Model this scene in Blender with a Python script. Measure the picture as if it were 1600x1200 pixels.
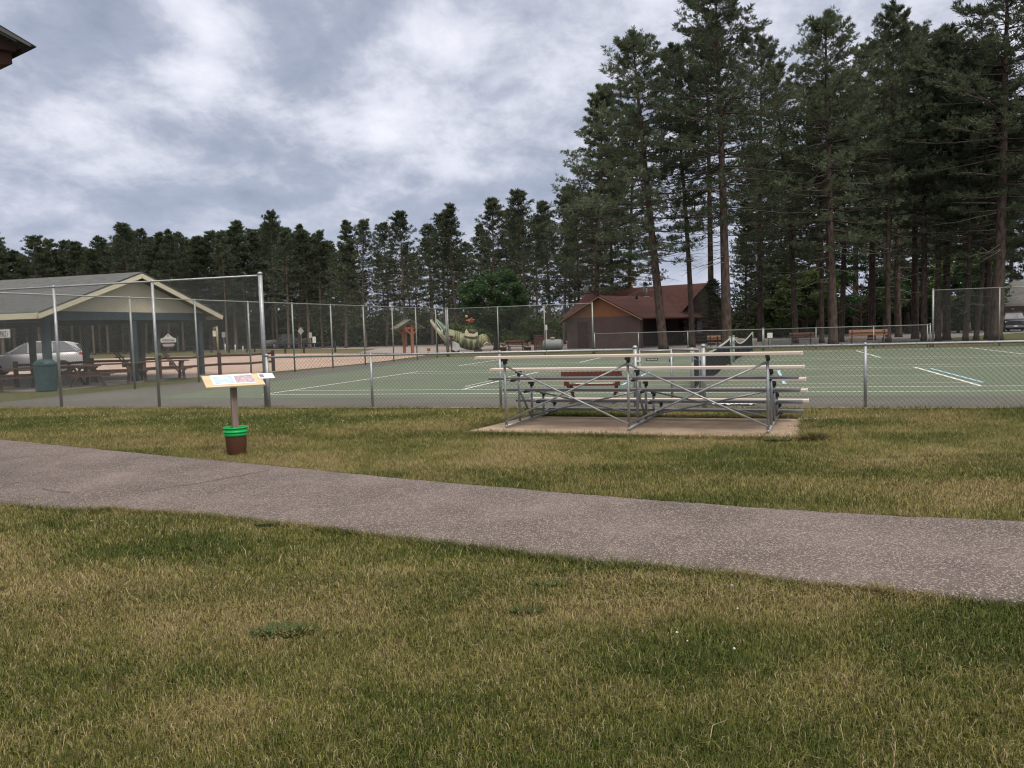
import bpy, bmesh, math, random
import numpy as np
from mathutils import Vector, Matrix
scene = bpy.context.scene
for o in list(bpy.data.objects): bpy.data.objects.remove(o)

# ------------------------------------------------------------------ camera
F = 1247.0; EYE = 1.65; PITCH = math.atan(85.46 / F); ROLL = math.radians(1.7)
CM = (Matrix.Rotation(math.pi / 2 - PITCH, 3, 'X') @ Matrix.Rotation(-ROLL, 3, 'Z'))
cam_d = bpy.data.cameras.new('camera'); cam = bpy.data.objects.new('camera', cam_d)
scene.collection.objects.link(cam); scene.camera = cam
cam.matrix_world = Matrix.Translation((0, 0, EYE)) @ CM.to_4x4()
cam_d.sensor_width = 36; cam_d.lens = 36 * F / 1600; cam_d.clip_end = 5000; cam_d.clip_start = 0.05

# ------------------------------------------------------------------ render / exposure
scene.view_settings.view_transform = 'Standard'; scene.view_settings.look = 'None'
scene.view_settings.gamma = 1.0; scene.view_settings.exposure = 0.56
scene.cycles.max_bounces = 5; scene.cycles.transparent_max_bounces = 4
scene.cycles.diffuse_bounces = 3; scene.cycles.glossy_bounces = 2
scene.cycles.filter_width = 1.2

# ------------------------------------------------------------------ world: overcast sky with broken grey clouds
SUN_EL, SUN_AZ = math.radians(52), math.radians(150)     # azimuth from +Y, clockwise
world = bpy.data.worlds.new('World'); scene.world = world; world.use_nodes = True
wn = world.node_tree; N = wn.nodes; L = wn.links
for n in list(N): N.remove(n)
def nd(t, **k):
    n = N.new(t)
    for a, b in k.items(): setattr(n, a, b)
    return n
def mth(op, a, b=None, c=None, clamp=False):
    n = nd('ShaderNodeMath', operation=op); n.use_clamp = clamp
    for i, x in enumerate((a, b, c)):
        if x is None: continue
        if isinstance(x, (int, float)): n.inputs[i].default_value = x
        else: L.new(x, n.inputs[i])
    return n.outputs[0]
out = nd('ShaderNodeOutputWorld')
sky = nd('ShaderNodeTexSky', sky_type='NISHITA'); sky.sun_disc = False
sky.sun_elevation = SUN_EL; sky.sun_rotation = SUN_AZ; sky.air_density = 1.2; sky.dust_density = 2.0
bg1 = nd('ShaderNodeBackground'); bg1.inputs['Strength'].default_value = 0.10; L.new(sky.outputs[0], bg1.inputs[0])
tc = nd('ShaderNodeTexCoord'); sp = nd('ShaderNodeSeparateXYZ'); L.new(tc.outputs['Generated'], sp.inputs[0])
den = mth('ADD', mth('MAXIMUM', sp.outputs[2], 0.0), 0.32)
cx = mth('DIVIDE', sp.outputs[0], den); cy = mth('DIVIDE', sp.outputs[1], den)
cb = nd('ShaderNodeCombineXYZ'); L.new(cx, cb.inputs[0]); L.new(cy, cb.inputs[1]); cb.inputs[2].default_value = 3.7
def noise(scale, detail, rough, dist, off=(0, 0, 0), stretch=(1, 1, 1)):
    mp = nd('ShaderNodeMapping'); mp.inputs['Location'].default_value = off; mp.inputs['Scale'].default_value = stretch
    L.new(cb.outputs[0], mp.inputs[0])
    n = nd('ShaderNodeTexNoise'); n.inputs['Scale'].default_value = scale; n.inputs['Detail'].default_value = detail
    n.inputs['Roughness'].default_value = rough; n.inputs['Distortion'].default_value = dist
    L.new(mp.outputs[0], n.inputs['Vector']); return n.outputs['Fac']
n1 = noise(1.35, 7, 0.52, 0.25, (2.3, 0.4, 0)); n2 = noise(4.0, 8, 0.60, 0.2, (7.1, 3.3, 0), (1, .9, 1))
n3 = noise(11, 7, 0.6, 0.3, (1.1, 5.3, 0), (1, .7, 1))
base = mth('ADD', mth('ADD', mth('MULTIPLY', n1, 0.62), mth('MULTIPLY', n2, 0.88)), mth('ADD', mth('MULTIPLY', n3, 0.36), -0.435))
# cloud masses seen in the sky, each a soft region round its own direction (brightness offset)
def sky_dir(px, py): return (CM @ Vector(((px - 800) / F, (600 - py) / F, -1))).normalized()
def blob(px, py, rx, ry, amt):
    global base
    d = sky_dir(px, py); r = sky_dir(px + 10, py) - d; u = sky_dir(px, py - 10) - d
    r.normalize(); u.normalize()
    def dot(vec):
        n = nd('ShaderNodeVectorMath', operation='DOT_PRODUCT'); L.new(warp, n.inputs[0]); n.inputs[1].default_value = vec
        return n.outputs['Value']
    a = mth('DIVIDE', mth('SUBTRACT', dot(r), d.dot(r)), rx / F)
    b = mth('DIVIDE', mth('SUBTRACT', dot(u), d.dot(u)), ry / F)
    q = mth('ADD', mth('MULTIPLY', a, a), mth('MULTIPLY', b, b))
    g = mth('EXPONENT', mth('MULTIPLY', q, -1.0))
    g = mth('MULTIPLY', g, mth('GREATER_THAN', dot(d), 0.0))
    base = mth('ADD', base, mth('MULTIPLY', g, amt * 1.55))
wz = nd('ShaderNodeTexNoise'); wz.inputs['Scale'].default_value = 5.0; wz.inputs['Detail'].default_value = 5
L.new(tc.outputs['Generated'], wz.inputs['Vector'])
ws = nd('ShaderNodeVectorMath', operation='SUBTRACT'); L.new(wz.outputs['Color'], ws.inputs[0]); ws.inputs[1].default_value = (.5, .5, .5)
wk = nd('ShaderNodeVectorMath', operation='SCALE'); L.new(ws.outputs[0], wk.inputs[0]); wk.inputs['Scale'].default_value = 0.16
wa = nd('ShaderNodeVectorMath', operation='ADD'); L.new(tc.outputs['Generated'], wa.inputs[0]); L.new(wk.outputs[0], wa.inputs[1])
warp = wa.outputs[0]
for b in [(500, 60, 130, 90, -.15), (110, 60, 130, 70, -.12), (300, 215, 190, 42, -.11), (290, 60, 60, 90, .10),
          (40, 180, 110, 60, .07), (660, 40, 90, 75, .19), (630, 170, 100, 60, .06), (520, 320, 300, 22, -.10),
          (330, 330, 150, 16, .08), (900, 40, 200, 80, .05), (760, 300, 220, 30, -.10), (150, 330, 240, 40, -.05),
          (90, 225, 110, 26, .05), (830, 110, 150, 90, .05), (1400, 40, 260, 90, .02), (430, 190, 160, 30, .04)]: blob(*b)
ramp = nd('ShaderNodeValToRGB'); cr = ramp.color_ramp
cr.elements[0].position = 0.16; cr.elements[0].color = (.190, .218, .290, 1)
cr.elements[1].position = 0.78; cr.elements[1].color = (.66, .66, .72, 1)
e = cr.elements.new(0.40); e.color = (.285, .312, .390, 1)
e = cr.elements.new(0.50); e.color = (.388, .408, .482, 1)
e = cr.elements.new(0.60); e.color = (.515, .524, .595, 1)
L.new(base, ramp.inputs[0])
hz = nd('ShaderNodeMapRange'); L.new(sp.outputs[2], hz.inputs[0]); hz.inputs[1].default_value = 0.0; hz.inputs[2].default_value = 0.22
hz.inputs[3].default_value = 0.75; hz.inputs[4].default_value = 0.0
mx = nd('ShaderNodeMix', data_type='RGBA'); L.new(hz.outputs[0], mx.inputs['Factor']); L.new(ramp.outputs[0], mx.inputs['A'])
mx.inputs['B'].default_value = (.315, .345, .460, 1)
zen = nd('ShaderNodeMapRange'); L.new(sp.outputs[2], zen.inputs[0]); zen.inputs[1].default_value = 0.40; zen.inputs[2].default_value = 0.9
zen.inputs[3].default_value = 1.0; zen.inputs[4].default_value = 3.4
bg2 = nd('ShaderNodeBackground'); zc_ = nd('ShaderNodeMapRange'); L.new(sp.outputs[2], zc_.inputs[0]); zc_.inputs[1].default_value = 0.36; zc_.inputs[2].default_value = 0.7
mz_ = nd('ShaderNodeMix', data_type='RGBA'); L.new(zc_.outputs[0], mz_.inputs['Factor']); L.new(mx.outputs['Result'], mz_.inputs['A']); mz_.inputs['B'].default_value = (.46, .43, .385, 1)
L.new(mz_.outputs['Result'], bg2.inputs[0]); L.new(zen.outputs[0], bg2.inputs['Strength'])
ms = nd('ShaderNodeMixShader'); ms.inputs[0].default_value = 0.93
# the dome overhead (outside the view) is a neutral bright overcast
L.new(bg1.outputs[0], ms.inputs[1]); L.new(bg2.outputs[0], ms.inputs[2]); L.new(ms.outputs[0], out.inputs[0])

sd = bpy.data.lights.new('sun', 'SUN'); sd.energy = 1.5; sd.angle = math.radians(14); sd.color = (1.0, .90, .76)
so = bpy.data.objects.new('sun', sd); scene.collection.objects.link(so)
sun_dir = Vector((math.cos(SUN_EL) * math.sin(SUN_AZ), math.cos(SUN_EL) * math.cos(SUN_AZ), math.sin(SUN_EL)))
so.rotation_euler = (-sun_dir).to_track_quat('-Z', 'Y').to_euler()

# ------------------------------------------------------------------ frames of reference
def G(px, py, z=0.0):
    d = CM @ Vector(((px - 800) / F, (600 - py) / F, -1)); t = (z - EYE) / d.z
    return Vector((d.x * t, d.y * t, z))
def proj(p):
    l = CM.transposed() @ (Vector(p) - Vector((0, 0, EYE)))
    return 800 + F * l.x / -l.z, 600 - F * l.y / -l.z
def XY(px, Y, z=0.0):                     # the ground spot at depth Y that stands in column px
    x = (px - 800) / F * Y
    for _ in range(6): x += (px - proj((x, Y, z))[0]) / F * Y
    return Vector((x, Y, z))
def height_at(x, y, py):                  # height of a point above (x, y) that appears at row py
    z = 1.0
    for _ in range(12): z -= (py - proj((x, y, z))[1]) / F * y
    return z
CA = math.radians(17)                     # the courts run along U, turned 17 degrees to the viewer
U = Vector((math.cos(CA), -math.sin(CA), 0)); V = Vector((math.sin(CA), math.cos(CA), 0))
def uv(u, v, z=0.0): return U * u + V * v + Vector((0, 0, z))
def u_on(px, v):
    lo, hi = -60, 60
    for _ in range(50):
        m = (lo + hi) / 2
        if proj(uv(m, v, 0))[0] < px: lo = m
        else: hi = m
    return lo

# ------------------------------------------------------------------ materials
MATS = {}
def mat(name, col, rough=.7, metal=0.0, var=0.0, scale=4.0, col2=None, bump=0.0, bscale=None, spec=0.3, coord='Object',
        detail=5, stretch=(1, 1, 1), obj_rand=0.0, attr=None):
    if name in MATS: return MATS[name]
    m = bpy.data.materials.new(name); m.use_nodes = True; MATS[name] = m
    nt = m.node_tree; n = nt.nodes; l = nt.links; b = n['Principled BSDF']
    b.inputs['Base Color'].default_value = (*col, 1); b.inputs['Roughness'].default_value = rough
    b.inputs['Metallic'].default_value = metal; b.inputs['Specular IOR Level'].default_value = spec
    t = n.new('ShaderNodeTexCoord'); mp = n.new('ShaderNodeMapping'); mp.inputs['Scale'].default_value = stretch
    l.new(t.outputs[coord], mp.inputs[0])
    src = None
    if attr:
        a = n.new('ShaderNodeAttribute'); a.attribute_name = attr; src = a.outputs['Color']
    if var or col2:
        nz = n.new('ShaderNodeTexNoise'); nz.inputs['Scale'].default_value = scale; nz.inputs['Detail'].default_value = detail
        nz.inputs['Roughness'].default_value = .6; l.new(mp.outputs[0], nz.inputs['Vector'])
        r = n.new('ShaderNodeMapRange'); r.inputs[1].default_value = .3; r.inputs[2].default_value = .7
        l.new(nz.outputs['Fac'], r.inputs[0])
        mxx = n.new('ShaderNodeMix'); mxx.data_type = 'RGBA'; l.new(r.outputs[0], mxx.inputs['Factor'])
        if attr:
            mxx.blend_type = 'MULTIPLY'
            # factor-driven multiply round the attribute colour
            r.inputs[3].default_value = 1 - var; r.inputs[4].default_value = 1 + var
            vm = n.new('ShaderNodeVectorMath'); vm.operation = 'SCALE'; l.new(src, vm.inputs[0]); l.new(r.outputs[0], vm.inputs['Scale'])
            src = vm.outputs[0]
        else:
            c2 = col2 or tuple(min(1, c * (1 + var)) for c in col); c1 = col if col2 else tuple(c * (1 - var) for c in col)
            mxx.inputs['A'].default_value = (*c1, 1); mxx.inputs['B'].default_value = (*c2, 1); src = mxx.outputs['Result']
    if obj_rand:
        oi = n.new('ShaderNodeObjectInfo'); r2 = n.new('ShaderNodeMapRange'); r2.inputs[3].default_value = 1 - obj_rand; r2.inputs[4].default_value = 1 + obj_rand
        l.new(oi.outputs['Random'], r2.inputs[0]); vm = n.new('ShaderNodeVectorMath'); vm.operation = 'SCALE'
        if src is None:
            cc = n.new('ShaderNodeRGB'); cc.outputs[0].default_value = (*col, 1); src = cc.outputs[0]
        l.new(src, vm.inputs[0]); l.new(r2.outputs[0], vm.inputs['Scale']); src = vm.outputs[0]
    if src is not None: l.new(src, b.inputs['Base Color'])
    if bump:
        nb = n.new('ShaderNodeTexNoise'); nb.inputs['Scale'].default_value = bscale or scale * 4; nb.inputs['Detail'].default_value = 4
        l.new(mp.outputs[0], nb.inputs['Vector']); bp = n.new('ShaderNodeBump'); bp.inputs['Strength'].default_value = bump
        bp.inputs['Distance'].default_value = .02; l.new(nb.outputs['Fac'], bp.inputs['Height']); l.new(bp.outputs[0], b.inputs['Normal'])
    return m
galv = mat('galvanised_steel', (.30, .32, .34), .45, .55, var=.18, scale=9)
wire = mat('fence_wire', (.17, .18, .185), .6, .2, var=.2, scale=3)
wire_far = mat('fence_wire_weathered', (.125, .135, .13), .6, .2, var=.2, scale=3)
alu = mat('aluminium_grey', (.21, .215, .23), .42, .5, var=.1, scale=3, bump=.05)
seatm = mat('seat_plank', (.56, .485, .435), .5, .15, var=.06, scale=3)
darkm = mat('dark_bracket', (.05, .05, .052), .6)
bark = mat('pine_bark', (.030, .024, .022), .95, col2=(.125, .092, .080), scale=7, stretch=(1.3, 1.3, .35), bump=1.0, bscale=12, spec=.05)
bark_d = mat('dark_bark', (.055, .045, .04), .95, col2=(.11, .09, .08), scale=5, stretch=(1, 1, .35), spec=.1)
needle = mat('pine_needles', (.058, .080, .050), .6, col2=(.120, .150, .088), scale=1.3, obj_rand=.22, spec=.25, detail=3)
needle_far = mat('pine_needles_far', (.045, .063, .041), .6, col2=(.094, .118, .070), scale=.7, obj_rand=.25, spec=.2, detail=3)
leafm = mat('broad_leaves', (.024, .054, .022), .6, col2=(.048, .092, .034), scale=1.2, obj_rand=.15, spec=.3, detail=3)
leafy = mat('light_leaves', (.05, .085, .028), .6, col2=(.11, .16, .05), scale=1.0, obj_rand=.2, spec=.25, detail=3)
underm = mat('undergrowth_leaves', (.042, .056, .032), .7, col2=(.082, .100, .052), scale=.25, spec=.15, detail=4)
twigm = mat('bare_twigs', (.19, .17, .155), .9, var=.3, scale=2)
concrete = mat('concrete', (.235, .172, .125), .9, col2=(.38, .295, .225), scale=1.9, bump=.3, bscale=40)
white_p = mat('white_paint', (.62, .64, .60), .7, var=.12, scale=3)
blue_p = mat('light_blue_paint', (.30, .50, .62), .7, var=.2, scale=3)
brownwood = mat('brown_stained_wood', (.085, .035, .028), .75, var=.3, scale=3, stretch=(1, 1, 6))
orangewood = mat('orange_stained_wood', (.27, .105, .055), .7, var=.25, scale=3, stretch=(1, 1, 5))
tablewood = mat('dark_table_wood', (.085, .045, .035), .8, var=.3, scale=3)
black = mat('black_rubber', (.02, .02, .02), .8)
glass_d = mat('sky_tinted_glass', (.16, .17, .195), .08, spec=.8)  # base colour lifted to imitate sky reflected in the panes
chrome = mat('chrome', (.6, .6, .62), .2, .9)

def translucent(m, f):
    nt = m.node_tree; n = nt.nodes; l = nt.links; b = n['Principled BSDF']; o = n['Material Output']; tr = n.new('ShaderNodeBsdfTranslucent'); mx_ = n.new('ShaderNodeMixShader'); mx_.inputs[0].default_value = f
    if b.inputs['Base Color'].links: l.new(b.inputs['Base Color'].links[0].from_socket, tr.inputs[0])
    l.new(b.outputs[0], mx_.inputs[1]); l.new(tr.outputs[0], mx_.inputs[2]); l.new(mx_.outputs[0], o.inputs['Surface'])
for m_ in (needle, needle_far, leafm, leafy): translucent(m_, .35)
# ------------------------------------------------------------------ mesh helpers
def link(o, parent=None):
    scene.collection.objects.link(o)
    if parent: o.parent = parent
    return o
class MB:
    def __init__(s): s.v = []; s.f = []; s.m = []; s.mi = 0; s.sm = []
    def add(s, vs, fs, smooth=False):
        b = len(s.v); s.v.extend([tuple(p) for p in vs]); s.f.extend([tuple(i + b for i in f) for f in fs])
        s.m.extend([s.mi] * len(fs)); s.sm.extend([smooth] * len(fs)); return s
    def box(s, c, size, rz=0.0, R=None):
        R = R or Matrix.Rotation(rz, 3, 'Z'); hx, hy, hz_ = size[0] / 2, size[1] / 2, size[2] / 2; c = Vector(c)
        vs = [c + R @ Vector((x, y, z)) for x in (-hx, hx) for y in (-hy, hy) for z in (-hz_, hz_)]
        return s.add(vs, [(0, 1, 3, 2), (4, 6, 7, 5), (0, 4, 5, 1), (2, 3, 7, 6), (0, 2, 6, 4), (1, 5, 7, 3)])
    def bar(s, a, b, w, h, up=(0, 0, 1)):
        a, b = Vector(a), Vector(b); x = (b - a); ln = x.length; x.normalize(); y = Vector(up).cross(x)
        if y.length < 1e-4: y = Vector((1, 0, 0)).cross(x)
        y.normalize(); z = x.cross(y); R = Matrix((x, y, z)).transposed()
        return s.box((a + b) / 2, (ln, w, h), R=R)
    def tube(s, pts, rad, n=8, cap=True, smooth=True):
        pts = [Vector(p) for p in pts]
        if not hasattr(rad, '__len__'): rad = [rad] * len(pts)
        vs = []; fs = []; prev = None
        for i, p in enumerate(pts):
            t = (pts[min(i + 1, len(pts) - 1)] - pts[max(i - 1, 0)]).normalized()
            a = prev if prev is not None else (Vector((0, 0, 1)) if abs(t.z) < .9 else Vector((1, 0, 0)))
            x = (a - t * a.dot(t))
            if x.length < 1e-5: x = t.orthogonal()
            x.normalize(); prev = x; y = t.cross(x)
            for k in range(n):
                q = 2 * math.pi * k / n; vs.append(p + (x * math.cos(q) + y * math.sin(q)) * rad[i])
        for i in range(len(pts) - 1):
            for k in range(n):
                a = i * n + k; b = i * n + (k + 1) % n; fs.append((a, b, b + n, a + n))
        if cap: fs.append(tuple(range(n - 1, -1, -1))); fs.append(tuple(range((len(pts) - 1) * n, len(pts) * n)))
        return s.add(vs, fs, smooth)
    def prism(s, poly, d, thick=None):          # poly: 3-D points, extruded along vector d
        d = Vector(d); n = len(poly); vs = [Vector(p) for p in poly] + [Vector(p) + d for p in poly]
        fs = [tuple(range(n - 1, -1, -1)), tuple(range(n, 2 * n))] + [(i, (i + 1) % n, (i + 1) % n + n, i + n) for i in range(n)]
        return s.add(vs, fs)
    def sheet(s, poly, z):
        return s.add([(p[0], p[1], z) for p in poly], [tuple(range(len(poly)))])
    def loft(s, rings, cap=True, smooth=True):
        n = len(rings[0]); vs = [p for r in rings for p in r]; fs = []
        for i in range(len(rings) - 1):
            for k in range(n):
                a = i * n + k; b = i * n + (k + 1) % n; fs.append((a, b, b + n, a + n))
        if cap: fs.append(tuple(range(n - 1, -1, -1))); fs.append(tuple(range((len(rings) - 1) * n, len(rings) * n)))
        return s.add(vs, fs, smooth)
    def lathe(s, prof, c=(0, 0, 0), n=20, smooth=True):
        c = Vector(c)
        return s.loft([[c + Vector((r * math.cos(2 * math.pi * k / n), r * math.sin(2 * math.pi * k / n), z)) for k in range(n)] for r, z in prof], True, smooth)
    def build(s, name, m, parent=None, loc=None, rz=0.0, bevel=0.0):
        me = bpy.data.meshes.new(name); me.from_pydata([tuple(p) for p in s.v], [], s.f)
        ms_ = m if isinstance(m, (list, tuple)) else [m]
        for q in ms_: me.materials.append(q)
        me.polygons.foreach_set('use_smooth', s.sm)
        if len(ms_) > 1: me.polygons.foreach_set('material_index', s.m)
        bm = bmesh.new(); bm.from_mesh(me); bmesh.ops.recalc_face_normals(bm, faces=bm.faces)
        if bevel:
            es = [e for e in bm.edges if len(e.link_faces) == 2 and e.calc_face_angle(0) > .6]
            bmesh.ops.bevel(bm, geom=es, offset=bevel, segments=2, affect='EDGES', profile=.6, clamp_overlap=True)
        bm.to_mesh(me); bm.free(); me.update()
        o = bpy.data.objects.new(name, me); link(o, parent)
        if loc is not None: o.location = loc
        o.rotation_euler.z = rz
        return o
def npmesh(name, verts, faces, m, parent=None, colors=None, fmat=None):
    """verts (n,3), faces (k,3) or (k,4) numpy"""
    me = bpy.data.meshes.new(name); k, c = faces.shape
    me.vertices.add(len(verts)); me.vertices.foreach_set('co', np.ascontiguousarray(verts, dtype=np.float32).ravel())
    me.loops.add(k * c); me.loops.foreach_set('vertex_index', faces.astype(np.int32).ravel())
    me.polygons.add(k); me.polygons.foreach_set('loop_start', np.arange(0, k * c, c, dtype=np.int32))
    try: me.polygons.foreach_set('loop_total', np.full(k, c, dtype=np.int32))
    except Exception: pass
    for q in (m if isinstance(m, (list, tuple)) else [m]): me.materials.append(q)
    if fmat is not None: me.polygons.foreach_set('material_index', fmat.astype(np.int32))
    if colors is not None:
        a = me.color_attributes.new('Col', 'FLOAT_COLOR', 'POINT')
        a.data.foreach_set('color', np.concatenate([colors, np.ones((len(colors), 1))], 1).astype(np.float32).ravel())
    me.update(calc_edges=True); me.validate()
    o = bpy.data.objects.new(name, me); link(o, parent); return o
def tag(o, label=None, cat=None, group=None, kind=None):
    if label: o['label'] = label
    if cat: o['category'] = cat
    if group: o['group'] = group
    if kind: o['kind'] = kind
    return o
def thing(name, label, cat, loc=(0, 0, 0), rz=0.0, group=None):
    o = bpy.data.objects.new(name, None); o.empty_display_size = .2; link(o); o.location = loc; o.rotation_euler.z = rz
    return tag(o, label, cat, group)
def copy_tree(root, loc, rz=0.0, label=None, group=None):
    r = root.copy(); scene.collection.objects.link(r); r.location = loc; r.rotation_euler.z = rz
    if label: r['label'] = label
    if group: r['group'] = group
    for ch in list(root.children):
        c = ch.copy(); scene.collection.objects.link(c); c.parent = r
        for g in list(ch.children):
            d = g.copy(); scene.collection.objects.link(d); d.parent = c
    return r
def structure(o): o['kind'] = 'structure'; return o
def lettering(text, size, m, parent, loc, R, name='lettering', depth=.003, align='CENTER'):
    cu = bpy.data.curves.new('t', 'FONT'); cu.body = text; cu.size = size; cu.align_x = align; cu.align_y = 'CENTER'; cu.extrude = depth
    to = bpy.data.objects.new('t', cu); link(to); bpy.context.view_layer.update()
    me = bpy.data.meshes.new_from_object(to.evaluated_get(bpy.context.evaluated_depsgraph_get()))
    bpy.data.objects.remove(to); me.materials.clear(); me.materials.append(m)
    o = bpy.data.objects.new(name, me); link(o, parent); o.matrix_local = Matrix.Translation(loc) @ R.to_4x4(); return o

# ------------------------------------------------------------------ value noise in numpy (dry and green patches of the lawn)
def vnoise(x, y, seed=0):
    xi = np.floor(x).astype(np.int64); yi = np.floor(y).astype(np.int64); xf = x - xi; yf = y - yi
    xf = xf * xf * (3 - 2 * xf); yf = yf * yf * (3 - 2 * yf)
    def h(a, b):
        n = (a * 374761393 + b * 668265263 + seed * 1442695041) & 0xffffffff
        n = ((n ^ (n >> 13)) * 1274126177) & 0xffffffff; n = n ^ (n >> 16); return (n & 0xffff) / 65535.0
    return (h(xi, yi) * (1 - xf) + h(xi + 1, yi) * xf) * (1 - yf) + (h(xi, yi + 1) * (1 - xf) + h(xi + 1, yi + 1) * xf) * yf
SPOTS = [(G(200, 820), 1.3, .35, -.55), (G(350, 850), .6, .3, -.25), (G(330, 960), 1.1, .30, .04), (G(700, 885), .8, .25, .35), (G(960, 905), .55, .12, .5), (G(900, 960), .7, .25, .25),
         (G(120, 1000), .5, .25, .22), (G(450, 820), .9, .14, .42), (G(100, 650), 4, .9, -.45), (G(400, 655), 3, .7, -.4), (G(700, 720), 1.8, .5, .3),
         (G(1250, 700), 2.2, .5, -.3), (G(1500, 760), 1.5, .5, .3), (G(1150, 1000), .7, .4, -.4), (G(1000, 1050), .5, .3, -.3), (G(620, 1090), .6, .35, -.25),
         (G(1480, 1000), .8, .3, -.2), (G(250, 1050), .6, .3, -.3), (G(1300, 930), 1.0, .18, .2), (G(520, 690), 1.5, .4, .1)]
def dryness_and_vignette(x, y):
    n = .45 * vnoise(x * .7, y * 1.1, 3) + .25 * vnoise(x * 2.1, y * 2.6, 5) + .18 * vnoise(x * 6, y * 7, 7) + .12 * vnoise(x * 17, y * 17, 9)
    d = (n - .5) * 1.9 + .50 - .16 * np.clip((4.6 - y) / 2, 0, 1)  # last term greens and darkens the near lawn, a vignette put into colour
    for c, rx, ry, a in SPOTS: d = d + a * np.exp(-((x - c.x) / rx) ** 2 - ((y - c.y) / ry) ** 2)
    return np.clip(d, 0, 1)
GREEN = np.array([.054, .078, .016]); MIDC = np.array([.134, .136, .036]); STRAW = np.array([.262, .212, .092])
def grass_col(d):
    d = d[:, None]
    return np.where(d < .5, GREEN + (MIDC - GREEN) * (d / .5), MIDC + (STRAW - MIDC) * ((d - .5) / .5))
# ================================================================== THE SETTING
rng = np.random.default_rng(4)
def axis(lo, hi, dlo, dhi, step, far):
    mid = np.arange(dlo, dhi + 1e-6, step); g = 1.0; left = []; x = dlo
    while x > lo: x -= g; left.append(x); g *= 1.35
    right = []; x = dhi; g = 1.0
    while x < hi: x += g; right.append(x); g *= 1.35
    return np.array(left[::-1] + list(mid) + right)
xs = axis(-900, 900, -18, 13, .16, 0); ys = axis(-60, 1600, 1.5, 19, .16, 0)
X, Yg = np.meshgrid(xs, ys); x = X.ravel(); y = Yg.ravel()
near = (x > -18) & (x < 13) & (y > 1.5) & (y < 19)
z = np.where(near, .006 * (vnoise(x * 1.3, y * 1.3, 21) - .5) + .005 * (vnoise(x * 4, y * 4, 22) - .5), 0)
z = np.where(near, z - .013, -.013)
d = dryness_and_vignette(x, y); col = grass_col(d) * .66
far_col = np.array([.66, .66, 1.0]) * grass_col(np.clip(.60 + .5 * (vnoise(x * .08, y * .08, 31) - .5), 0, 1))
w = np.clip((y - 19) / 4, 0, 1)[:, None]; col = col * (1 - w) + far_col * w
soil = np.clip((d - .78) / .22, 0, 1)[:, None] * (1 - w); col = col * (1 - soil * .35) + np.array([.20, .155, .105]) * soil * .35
nx, ny = len(xs), len(ys); i = np.arange(nx - 1); j = np.arange(ny - 1); I, J = np.meshgrid(i, j); a = (J * nx + I).ravel()
faces = np.stack([a, a + 1, a + 1 + nx, a + nx], 1)
groundm = mat('lawn_ground', (.1, .1, .04), .95, attr='Col', var=.35, scale=22, bump=.9, bscale=60, coord='Object', spec=.1)
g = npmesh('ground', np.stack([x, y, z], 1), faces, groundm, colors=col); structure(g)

# --- asphalt path: a raised strip with ragged edges and pale aggregate
def aggregate(name, c1, c2, fleck, sc, stain=None, fl=.30):
    m = mat(name, c1, .92, col2=c2, scale=1.1, bump=.5, bscale=120, spec=.15); nt = m.node_tree; n = nt.nodes; l = nt.links; b = n['Principled BSDF']
    t = n.new('ShaderNodeTexCoord'); src = b.inputs['Base Color'].links[0].from_socket
    wn_ = n.new('ShaderNodeTexNoise'); wn_.inputs['Scale'].default_value = .9; wn_.inputs['Detail'].default_value = 9; wn_.inputs['Roughness'].default_value = .68; l.new(t.outputs['Object'], wn_.inputs['Vector'])
    wr_ = n.new('ShaderNodeMapRange'); wr_.inputs[1].default_value = .38; wr_.inputs[2].default_value = .66; wr_.inputs[3].default_value = .80; wr_.inputs[4].default_value = 1.16; l.new(wn_.outputs['Fac'], wr_.inputs[0])
    wv_ = n.new('ShaderNodeVectorMath'); wv_.operation = 'SCALE'; l.new(src, wv_.inputs[0]); l.new(wr_.outputs[0], wv_.inputs['Scale']); src = wv_.outputs[0]
    for k, (s_, lo, c, f) in enumerate(((sc, fl, fleck, .85), (sc * .55, fl * .8, tuple(q * .72 for q in fleck), .8), (sc * .8, fl * .8, (.035, .03, .03), .8))):
        vo = n.new('ShaderNodeTexVoronoi'); vo.inputs['Scale'].default_value = s_; mp = n.new('ShaderNodeMapping'); mp.inputs['Location'].default_value = (k * 3.1, k * 1.7, 0)
        l.new(t.outputs['Object'], mp.inputs[0]); l.new(mp.outputs[0], vo.inputs['Vector'])
        sx = n.new('ShaderNodeSeparateColor'); l.new(vo.outputs['Color'], sx.inputs[0])
        lt = n.new('ShaderNodeMath'); lt.operation = 'LESS_THAN'; l.new(sx.outputs[0], lt.inputs[0]); lt.inputs[1].default_value = lo
        ds = n.new('ShaderNodeMath'); ds.operation = 'LESS_THAN'; l.new(vo.outputs['Distance'], ds.inputs[0]); ds.inputs[1].default_value = .42
        mu = n.new('ShaderNodeMath'); mu.operation = 'MULTIPLY'; l.new(lt.outputs[0], mu.inputs[0]); l.new(ds.outputs[0], mu.inputs[1])
        m2 = n.new('ShaderNodeMath'); m2.operation = 'MULTIPLY'; l.new(mu.outputs[0], m2.inputs[0]); m2.inputs[1].default_value = f
        mx_ = n.new('ShaderNodeMix'); mx_.data_type = 'RGBA'; l.new(m2.outputs[0], mx_.inputs['Factor']); l.new(src, mx_.inputs['A']); mx_.inputs['B'].default_value = (*c, 1)
        src = mx_.outputs['Result']
    l.new(src, b.inputs['Base Color']); return m
pathm = aggregate('path_asphalt', (.104, .086, .083), (.148, .123, .118), (.36, .315, .29), 85)
up_px = [(0, 688), (200, 708), (400, 727), (600, 747), (800, 765), (1000, 782), (1200, 797), (1400, 809), (1600, 818)]
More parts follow.
